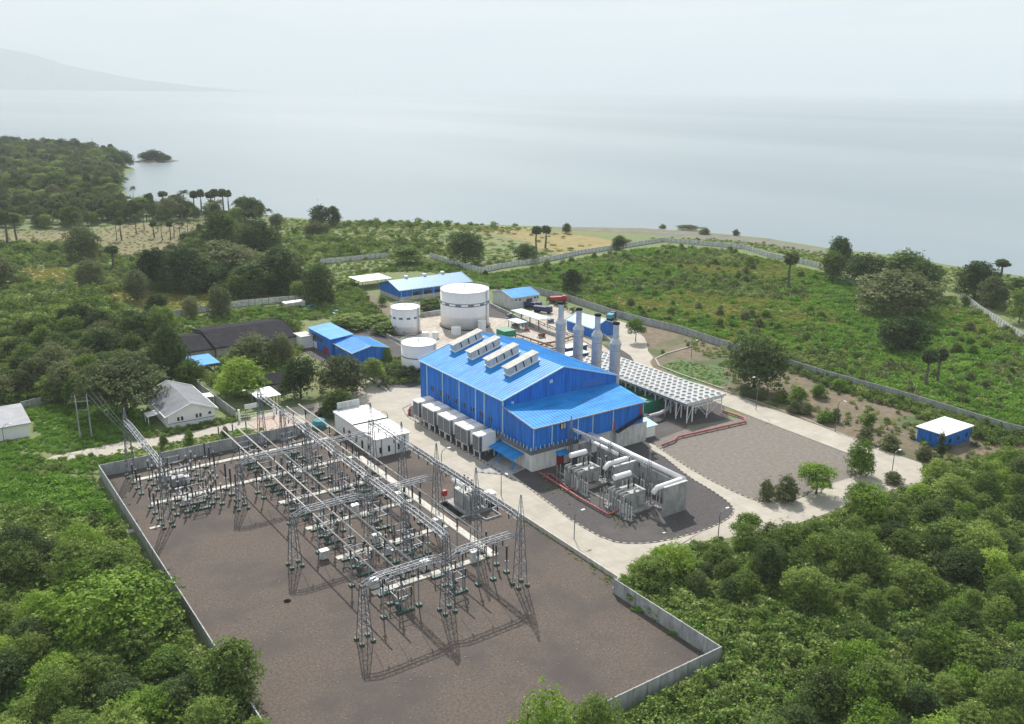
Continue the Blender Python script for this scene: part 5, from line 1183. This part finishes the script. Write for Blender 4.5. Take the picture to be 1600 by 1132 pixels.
def forest(poly, step, keys, sr, sh, label, group, limit, near=True, avoid=()):
    P = fill(poly, step, .38, avoid); d = np.hypot(P[:,0], P[:,1])
    # keep what the photo can show
    keep = []
    for i in np.argsort(d):
        u, v = proj(P[i,0], P[i,1], 4)
        if -60 < u < 1660 and v < 1190: keep.append(i)
    rest = keep[limit:]; keep = keep[:limit]
    for i in keep:
        k = keys[rng.integers(len(keys))]; s = rng.uniform(*sr); tone = k.split('_')[1]
        tn = {'mid':'mid-green','bright':'light green','dark':'dark green','olive':'grey-green'}[tone]
        tree(k, (P[i,0], P[i,1], 0), rng.uniform(0,6.28), s, s*rng.uniform(*sh), label % tn, 'tree', group % tn)
    return P[rest]
WK = ['wood_%s_%d' % (a, v) for a in ('mid','mid','bright','dark') for v in range(4)]
REST = forest(F1, 6.0, WK+['round_bright_1','layer_mid_0'], (.38,.92), (.7,1.1), '%s young tree of the thick wood at the lower right, beyond the yard corner', '%s trees of the wood at the lower right', 122, avoid=(CLEAR,TRACK))
forest(F2, 6.6, WK+['round_dark_0','layer_bright_0'], (.55,1.05), (.75,1.0), '%s tree of the thick growth at the lower left outside the yard wall', '%s trees at the lower left', 48)
forest(F3, 8.4, ['round_mid_0','round_mid_1','round_olive_0','round_dark_1','layer_mid_0','round_dark_2'], (.9,1.3), (.8,1.15), '%s tree of the mixed wood between the left white house and the fields', '%s trees of the wood at the left', 62)

# --- uncountable growth: one object per kind, instanced plants
def stuff(name, label, cat, P, meshes, smin, smax, z=0.0, squash=(.8,1.2), mask=None):
    n = len(P); V = np.zeros((n,3), np.float32); V[:,:2] = P; V[:,2] = z
    me = bpy.data.meshes.new(name); me.vertices.add(n); me.vertices.foreach_set('co', V.reshape(-1))
    a = me.attributes.new('sc','FLOAT_VECTOR','POINT'); s = rng.uniform(smin, smax, n)*1.0; S3 = np.stack([s,s,s*rng.uniform(*squash,n)],1).astype(np.float32); a.data.foreach_set('vector', S3.reshape(-1))
    a = me.attributes.new('rt','FLOAT_VECTOR','POINT'); R3 = np.zeros((n,3), np.float32); R3[:,2] = rng.uniform(0,6.28,n); a.data.foreach_set('vector', R3.reshape(-1))
    a = me.attributes.new('ix','INT','POINT'); a.data.foreach_set('value', rng.integers(0,len(meshes),n).astype(np.int32))
    o = bpy.data.objects.new(name, me); sc.collection.objects.link(o); tag(o, label, cat, kind='stuff')
    col = bpy.data.collections.new(name+'_plants')
    for i, m_ in enumerate(meshes):
        q = bpy.data.objects.new('%s_plant_%d' % (name, i), m_); col.objects.link(q)
    ng = bpy.data.node_groups.new(name, 'GeometryNodeTree'); ng.interface.new_socket('Geometry', in_out='INPUT', socket_type='NodeSocketGeometry'); ng.interface.new_socket('Geometry', in_out='OUTPUT', socket_type='NodeSocketGeometry')
    gi = ng.nodes.new('NodeGroupInput'); go = ng.nodes.new('NodeGroupOutput'); ip = ng.nodes.new('GeometryNodeInstanceOnPoints'); ci = ng.nodes.new('GeometryNodeCollectionInfo')
    ci.inputs['Collection'].default_value = col; ci.inputs['Separate Children'].default_value = True; ci.inputs['Reset Children'].default_value = True
    def attr(nm, ty):
        q = ng.nodes.new('GeometryNodeInputNamedAttribute'); q.data_type = ty; q.inputs['Name'].default_value = nm; return q.outputs['Attribute']
    l = ng.links.new; l(gi.outputs[0], ip.inputs['Points']); l(ci.outputs[0], ip.inputs['Instance']); ip.inputs['Pick Instance'].default_value = True
    l(attr('ix','INT'), ip.inputs['Instance Index']); l(attr('rt','FLOAT_VECTOR'), ip.inputs['Rotation']); l(attr('sc','FLOAT_VECTOR'), ip.inputs['Scale']); l(ip.outputs[0], go.inputs[0])
    md = o.modifiers.new('plants','NODES'); md.node_group = ng; return o
def low_mesh(mat, R, h, n, ls, seed, lobes=4): return crown_mesh('plant', mat, R, 0.0, h, lobes, n, ls, 1.0, seed, .5)
SH = [low_mesh(lf_shrub,1,1.3,260,.16,300+i) for i in range(3)]+[low_mesh(lf_olive,1,1.4,260,.16,310)]
SHm = [low_mesh(lf_mid,1,1.4,260,.16,330+i) for i in range(2)]+[low_mesh(lf_shrub,1,1.3,260,.16,333)]
VN = [low_mesh(lf_vine,1,.7,220,.17,340+i) for i in range(3)]
GR = [low_mesh(lf_yellow,1,.45,160,.15,350+i,3) for i in range(2)]+[low_mesh(lf_vine,1,.4,160,.15,353,3)]
SCRUB = PX([(700,444),(765,432),(865,415),(960,398),(1040,387),(1160,397),(1283,427),(1340,450),(1480,465),(1530,490),(1580,522),(1620,548),(1700,640),(1700,700),(1571,672),(1465,640),(1400,620),(1291,589),(1228,569),(1135,541),(1060,516),(1010,504),(960,491),(885,466),(830,453),(760,452)])
P = fill(SCRUB, 2.5); wv = wave(P, 26, 1.7)+rng.normal(size=len(P))*.35; near_right = (P[:,1] < P[:,0]*.75-30)
gl = (wave(P, 34, 4.0) > np.where(P[:,0] > 215, .12, .5))
stuff('scrub','dense grey-green and green shrubs covering the walled land at right','shrubs',P[(wv > -.1) & ~gl],SH,.7,2.2)
PB = fill(SCRUB, 6.5); stuff('scrub_bushes','larger darker bushes rising over the scrub of the walled land','bushes',PB[(wave(PB,30,2.2)+rng.normal(size=len(PB))*.5 > .3)],[PROTO['bush_mid_0'][0],PROTO['bush_olive_0'][0],PROTO['bush_bright_0'][0],PROTO['bush_bright_0'][0]],.2,.5,squash=(.7,1.0))
stuff('creepers','bright green creeping vines in patches over the walled land','vines',P[(wv <= -.1)],VN,1.4,2.6)
P2 = fill(SCRUB, 2.1); stuff('dry_grass','yellow-green grass between the shrubs of the walled land','grass',P2[(wave(P2,34,4.0) > np.where(P2[:,0] > 215, -.1, .3))],GR,1.1,2.2)
PL = [(118.6,112),(119,235),(216,340),(240,318),(205,200),(176,166),(196,112),(150,108)]
U1 = fill(F1, 1.9, avoid=(TRACK,)); U1c = fill(CLEAR, 1.5)
stuff('undergrowth','thick green undergrowth between the trees at the lower right','undergrowth',U1,SHm+SH[:2]+VN[:1],1.0,2.3)
stuff('wood_mass','farther trees of the thick wood at the lower right edge','wood',REST,[PROTO[k][0] for k in WK[::2]],.38,.92,squash=(.7,1.1))
stuff('low_growth','low light-green growth in the gap of the wood by the front right yard corner','undergrowth',U1c,SH+VN,.5,1.3)
edge = fill(PX([(968,905),(1040,850),(1040,880),(1020,910),(1140,1030),(1150,1070),(970,1135),(940,1200),(1150,1200),(1180,1000)]), 1.5, avoid=([(30,83.5),(105,83.5),(105,114.5),(30,114.5)],))
UB = PX([(968,912),(1005,902),(1040,872),(1075,855),(1130,846),(1200,838),(1300,806),(1380,776),(1445,757),(1442,730),(1480,722),(1600,705),(1600,722),(1500,740),(1450,760),(1400,792),(1330,800),(1275,828),(1200,850),(1140,868),(1060,885),(1030,905),(975,935)])
stuff('wood_edge','low bushes and weeds along the road edge of the lower right wood','bushes',fill(UB, 1.5),SH+SHm+VN[:1],.5,1.3)
HD = PX([(205,690),(260,683),(330,668),(390,655),(386,648),(330,660),(250,676),(200,684)]); stuff('road_hedge','dark rough hedge along the access road in front of the gatehouse','hedge',fill(HD, 1.2),SHm,.5,1.0)
WS = [(33.4,84.5),(33.4,224),(30.5,224),(30.0,84.5)]; stuff('left_wall_weeds','weeds and bushes along the outer foot of the left yard wall','weeds',fill(WS, 1.5),VN+SH,.5,1.3)
stuff('wall_side_weeds','bright weeds along the outer side of the right yard wall','weeds',edge,VN+SH[:1],.5,1.2)
U2 = fill([(-120,60),(-60,250),(8,232),(33.2,222.5),(33.2,84)], 2.1); wv = wave(U2, 16, .6)
stuff('left_undergrowth','dense green bushes filling the slope left of the yard wall','undergrowth',U2[wv > -.2],SHm,1.2,2.6)
SL = PX([(60,720),(205,711),(160,735),(60,748),(0,752),(-60,765),(-60,735)]); stuff('roadside_creepers','creeping plants at the end of the access road left of the yard','vines',fill(SL, 1.3),VN+SH[:1],.6,1.3)
stuff('left_creepers','bright green creepers on the slope left of the yard wall','vines',U2[wv <= .1],VN,1.4,2.4)
U3 = fill(F3, 4.2); stuff('wood_floor_bushes','bushes filling the gaps of the mixed wood at left','bushes',U3,SHm,2,3.8)
G1 = fill(PX([(0,700),(70,716),(60,735),(-40,760),(-60,640),(60,636),(160,630),(225,640),(240,672),(210,688),(80,712)]), 1.45, avoid=([(6,258),(27,258),(27,279),(6,279)],)); stuff('meadow_plants','bright green ground plants on the meadow beside the access road','plants',G1,VN+VN+GR[2:],.6,1.4)
G2 = fill([(42,236.5),(72,233.8),(90,226),(90,222.2),(35,222.2),(30,226)], 1.1); stuff('verge_grass','rough grass strip between the access road and the rear yard wall','grass',G2,GR+VN[:1],.3,.75)
G3 = fill(PX([(400,520),(340,530),(300,510),(262,500),(330,492),(400,482),(500,474),(560,430),(620,415),(690,410),(760,432),(740,440),(690,425),(560,425),(555,445),(580,470),(600,500),(560,505),(520,500),(480,500),(430,512)]), 2.2); stuff('garden_growth','green growth between the white walls, sheds and tanks','plants',G3,SHm+VN,.8,1.8)
G4 = fill(PX([(262,500),(300,515),(300,540),(440,505),(470,505),(470,560),(440,600),(400,640),(345,610),(310,590),(280,560),(262,530)]), 2.6, avoid=([(79,304),(120,304),(120,337),(79,337)],[(77,288),(86,288),(86,302),(77,302)],[(82,245),(100,245),(100,270),(82,270)])); stuff('garden_bushes','bushes around the dark-roofed house','bushes',G4,SHm,1,2.2)
BED = PX([(610,602),(668,598),(668,575),(640,560),(600,560),(575,585)]); P = fill(BED, 1.6); stuff('planting_bed','leafy planting bed beside the left corner of the blue hall','plants',P,SHm,.7,1.6)
LAWN = PX([(1030,573),(1060,563),(1130,577),(1135,604),(1110,603),(1060,588)]); P = fill(LAWN, 1.3); stuff('lawn_grass','rough grass on the rounded lawn behind the fan coolers','grass',P,GR+VN[:1],.3,.7)
BARE = PX([(1060,525),(1135,548),(1291,596),(1465,646),(1640,692),(1560,712),(1440,722),(1380,697),(1250,650),(1140,612),(1140,580),(1075,545)]); P = fill(BARE, 2.6); k = rng.uniform(size=len(P))+wave(P,14,2.)*.4 > .62; stuff('dry_scrub','sparse shrubs and tufts on the bare brown strip along the road','shrubs',P[k],SH+GR[:1],.5,1.5)
P = fill(PX([(1120,548),(1291,590),(1400,620),(1465,640),(1571,675),(1640,692),(1560,700),(1400,640),(1291,605),(1228,580)]), 2.0); stuff('wall_scrub','bushes growing over the long grey wall','bushes',P,SHm,1.0,2.0)
# meadows and fields beyond the walls
MEAD = PX([(440,372),(480,348),(540,347),(640,349),(780,354),(860,357),(960,372),(1100,378),(1200,392),(1280,400),(1285,414),(1160,384),(1035,374),(905,394),(780,417),(700,408),(672,400),(612,399),(501,409),(440,420)])
P = fill(MEAD, 4.2); wv = wave(P, 60, 3.1)+rng.normal(size=len(P))*.3; stuff('meadow_tufts','tufts and low weeds over the wide meadow towards the sea','grass',P[wv > -.2],GR+SH[:1],1.4,2.8,squash=(.4,.8))
for nm_, lb_, poly_ in (('open_grass','rough grass around the white shelter and the long blue workshop',[(440,420),(500,408),(612,399),(675,402),(700,410),(752,424),(765,432),(700,440),(690,428),(640,425),(560,428),(552,445),(575,470),(560,480),(520,470),(500,440)]),
        ('shore_grass','pale grass on the strip between the meadow and the sea',[(425,340),(480,345),(540,348),(640,350),(780,355),(780,362),(640,356),(540,356),(440,374)]),
        ('shore_grass','sparse grass on the strip between the far white wall and the beach at right',[(1110,374),(1200,382),(1290,397),(1400,404),(1480,418),(1600,436),(1700,455),(1700,520),(1600,500),(1540,478),(1480,455),(1340,430),(1283,412),(1160,384),(1040,374)])):
    stuff(nm_, lb_, 'grass', fill(PX(poly_), 2.6), GR+VN[:1]+SH[:1], .7, 1.6, squash=(.5,1))
stuff('meadow_shrubs','scattered dark shrubs in the wide meadow','shrubs',P[wv > .62],SHm,1.6,3.2)
for nm, lb, poly, st, ms, s0, s1 in (('corn','ripening corn standing in front of the lower white wall',PX([(160,455),(330,457),(440,466),(495,464),(500,470),(380,478),(262,492),(180,474)]),2.2,GR[:2],1.0,1.7),
        ('ripe_crop','ripe yellow crop of the small field at left',PX([(32,421),(98,419),(122,440),(60,447)]),2.2,GR[:2],1,1.6),
        ('stubble','dry brown and green stalks between the palms',PX([(0,360),(120,358),(330,346),(430,366),(300,392),(200,404),(120,398),(0,388)]),4.6,GR[:2],.5,1.2)):
    stuff(nm, lb, 'crop', fill(poly, st), ms, s0, s1, squash=(.7,1.2))
FM = PX([(0,384),(118,380),(200,405),(300,395),(330,440),(240,455),(100,470),(-30,460),(-30,384)]); GV = PX([(225,458),(330,458),(440,462),(500,476),(520,472),(500,455),(440,420),(430,372),(360,360),(310,372),(260,410)]); stuff('grove_bushes','dark bushes closing the foot of the big grove','bushes',fill(GV, 3.6),[PROTO['round_dark_0'][0],PROTO['round_mid_0'][0],PROTO['round_olive_0'][0]],.45,.95,squash=(.7,1))
P = fill(FM, 4.4, avoid=(PX([(32,421),(98,419),(122,440),(60,447)]),)); stuff('field_bushes','mixed bushes between the small fields at left','bushes',P,SHm+SH,1.4,3.2)
big_m = [PROTO['round_mid_0'][0],PROTO['round_olive_0'][0],PROTO['round_dark_0'][0],PROTO['layer_mid_0'][0]]
WFAR = PX([(-300,228),(0,231),(70,234),(140,240),(178,250),(184,262),(182,276),(184,292),(186,306),(150,312),(110,308),(60,302),(0,298),(-300,300)])
stuff('headland_wood','thick far wood covering the wooded headland at the upper left','wood',fill(WFAR, 10.5),big_m+[PROTO['coco_0'][0],PROTO['lontar_0'][0],PROTO['lontar_1'][0]],1.2,2.1,squash=(.8,1.1))
WMID = PX([(-200,316),(0,318),(60,322),(120,318),(200,328),(250,332),(330,340),(400,344),(430,352),(440,362),(380,358),(300,346),(200,348),(100,358),(0,360),(-200,362)])
stuff('palm_wood','mixed far wood of palms and trees behind the stubble field','wood',fill(WMID, 10.0),big_m[:3]+[PROTO['lontar_0'][0],PROTO['lontar_1'][0],PROTO['coco_0'][0],PROTO['coco_1'][0]],.9,1.7,squash=(.8,1.1))
WGAP = PX([(-100,300),(60,303),(150,313),(190,318),(120,318),(0,318)]); stuff('gap_bushes','low bushes in the light gap below the headland wood','bushes',fill(WGAP, 9),SHm,2,5)

b = MB(); b.lathe([(.05,0),(.16,.03),(.13,.12),(.02,.16)],6); stone = bpy.data.meshes.new('stone'); stone.from_pydata(b.v, [], b.f); stone.materials.append(m_lot); stone.update()
b = MB(); b.lathe([(.05,0),(.14,.03),(.11,.1),(.02,.14)],5); stone2 = bpy.data.meshes.new('stone'); stone2.from_pydata(b.v, [], b.f); stone2.materials.append(m_plat); stone2.update()
P = fill([(36,87),(101.5,87),(101.5,113),(105,115),(105,220),(36,220)], .95); P = P[rng.uniform(size=len(P)) < .10+.25*wave(P, 8, 1.1)]
stuff('yard_stones','loose pale stones in the gravel of the switchyard','stones',P,[stone2],.35,.95,z=.03)
P = fill([(36,87),(101.5,87),(101.5,113),(105,115),(105,220),(36,220)], 1.6); ew = np.minimum.reduce([P[:,0]-35.2, P[:,1]-86.2, 221-P[:,1], np.where(P[:,1] < 113, 102-P[:,0], 106-P[:,0])])
stuff('yard_weeds','small green weeds in the gravel along the yard walls','weeds',P[(ew < 2.2) & (rng.uniform(size=len(P)) < .28)],GR[2:]+VN[:1],.12,.32,z=.03)
P = fill([(119,131),(127,131),(127,160),(119,160)], .9); stuff('bay_weeds','thin weeds in the dark gravel before the transformers','weeds',P[(wave(P,3.5,2.) > .15)],GR[1:],.15,.38,z=.05)
P = fill([(103.2,113.5),(106.6,116),(107.2,150),(107.0,196),(106.4,196),(106.3,150)], .8); stuff('kerb_weeds','dry weeds along the pale kerb wall between yard and road','weeds',P[rng.uniform(size=len(P)) < .6],GR,.18,.5,z=.04)
# ------------------------------------------------------------------ far hill and air
hx_, hy_ = -9500, 24500
b = MB(); nseg = 120; vs = []; fs = []
ridge_ = []
for i in range(nseg+1):
    t = i/nseg; az = R_(54.9)+R_(48)-R_(34)*t; d = 21000
    h_ = min(1330, 4000*max(0, 1-t)**1.9)*(1+.04*math.sin(t*23)+.03*math.sin(t*61+1))
    c_ = (math.cos(az)*d, math.sin(az)*d); f_ = (math.cos(az)*(d-1500), math.sin(az)*(d-1500)); k_ = (math.cos(az)*(d+1200), math.sin(az)*(d+1200))
    vs += [(*f_,-2),(*c_,max(h_,1)),(*k_,-2)]
for i in range(nseg): fs += [(3*i,3*i+3,3*i+4,3*i+1),(3*i+1,3*i+4,3*i+5,3*i+2)]
b.add(vs, fs); hill = b.build('hills', M('hazy_far_hill', (.06,.09,.07), .95, nscale=.001)); hill['kind'] = 'structure'
hz_ = MB().box(-22500,22500,-1500,22500,-5,1400).build('haze', M('x_tmp', (1,1,1))); hz_['kind'] = 'stuff'; hz_['label'] = 'thin bluish sea haze'; hz_['category'] = 'haze'
hm = bpy.data.materials.new('haze_air'); hm.use_nodes = True; nt = hm.node_tree; nt.nodes.clear(); pv = nt.nodes.new('ShaderNodeVolumePrincipled'); pv.inputs['Color'].default_value = (.79,.85,.885,1); pv.inputs['Density'].default_value = 1.05e-4; pv.inputs['Anisotropy'].default_value = 0
ou = nt.nodes.new('ShaderNodeOutputMaterial'); nt.links.new(pv.outputs[0], ou.inputs['Volume']); hz_.data.materials.clear(); hz_.data.materials.append(hm)
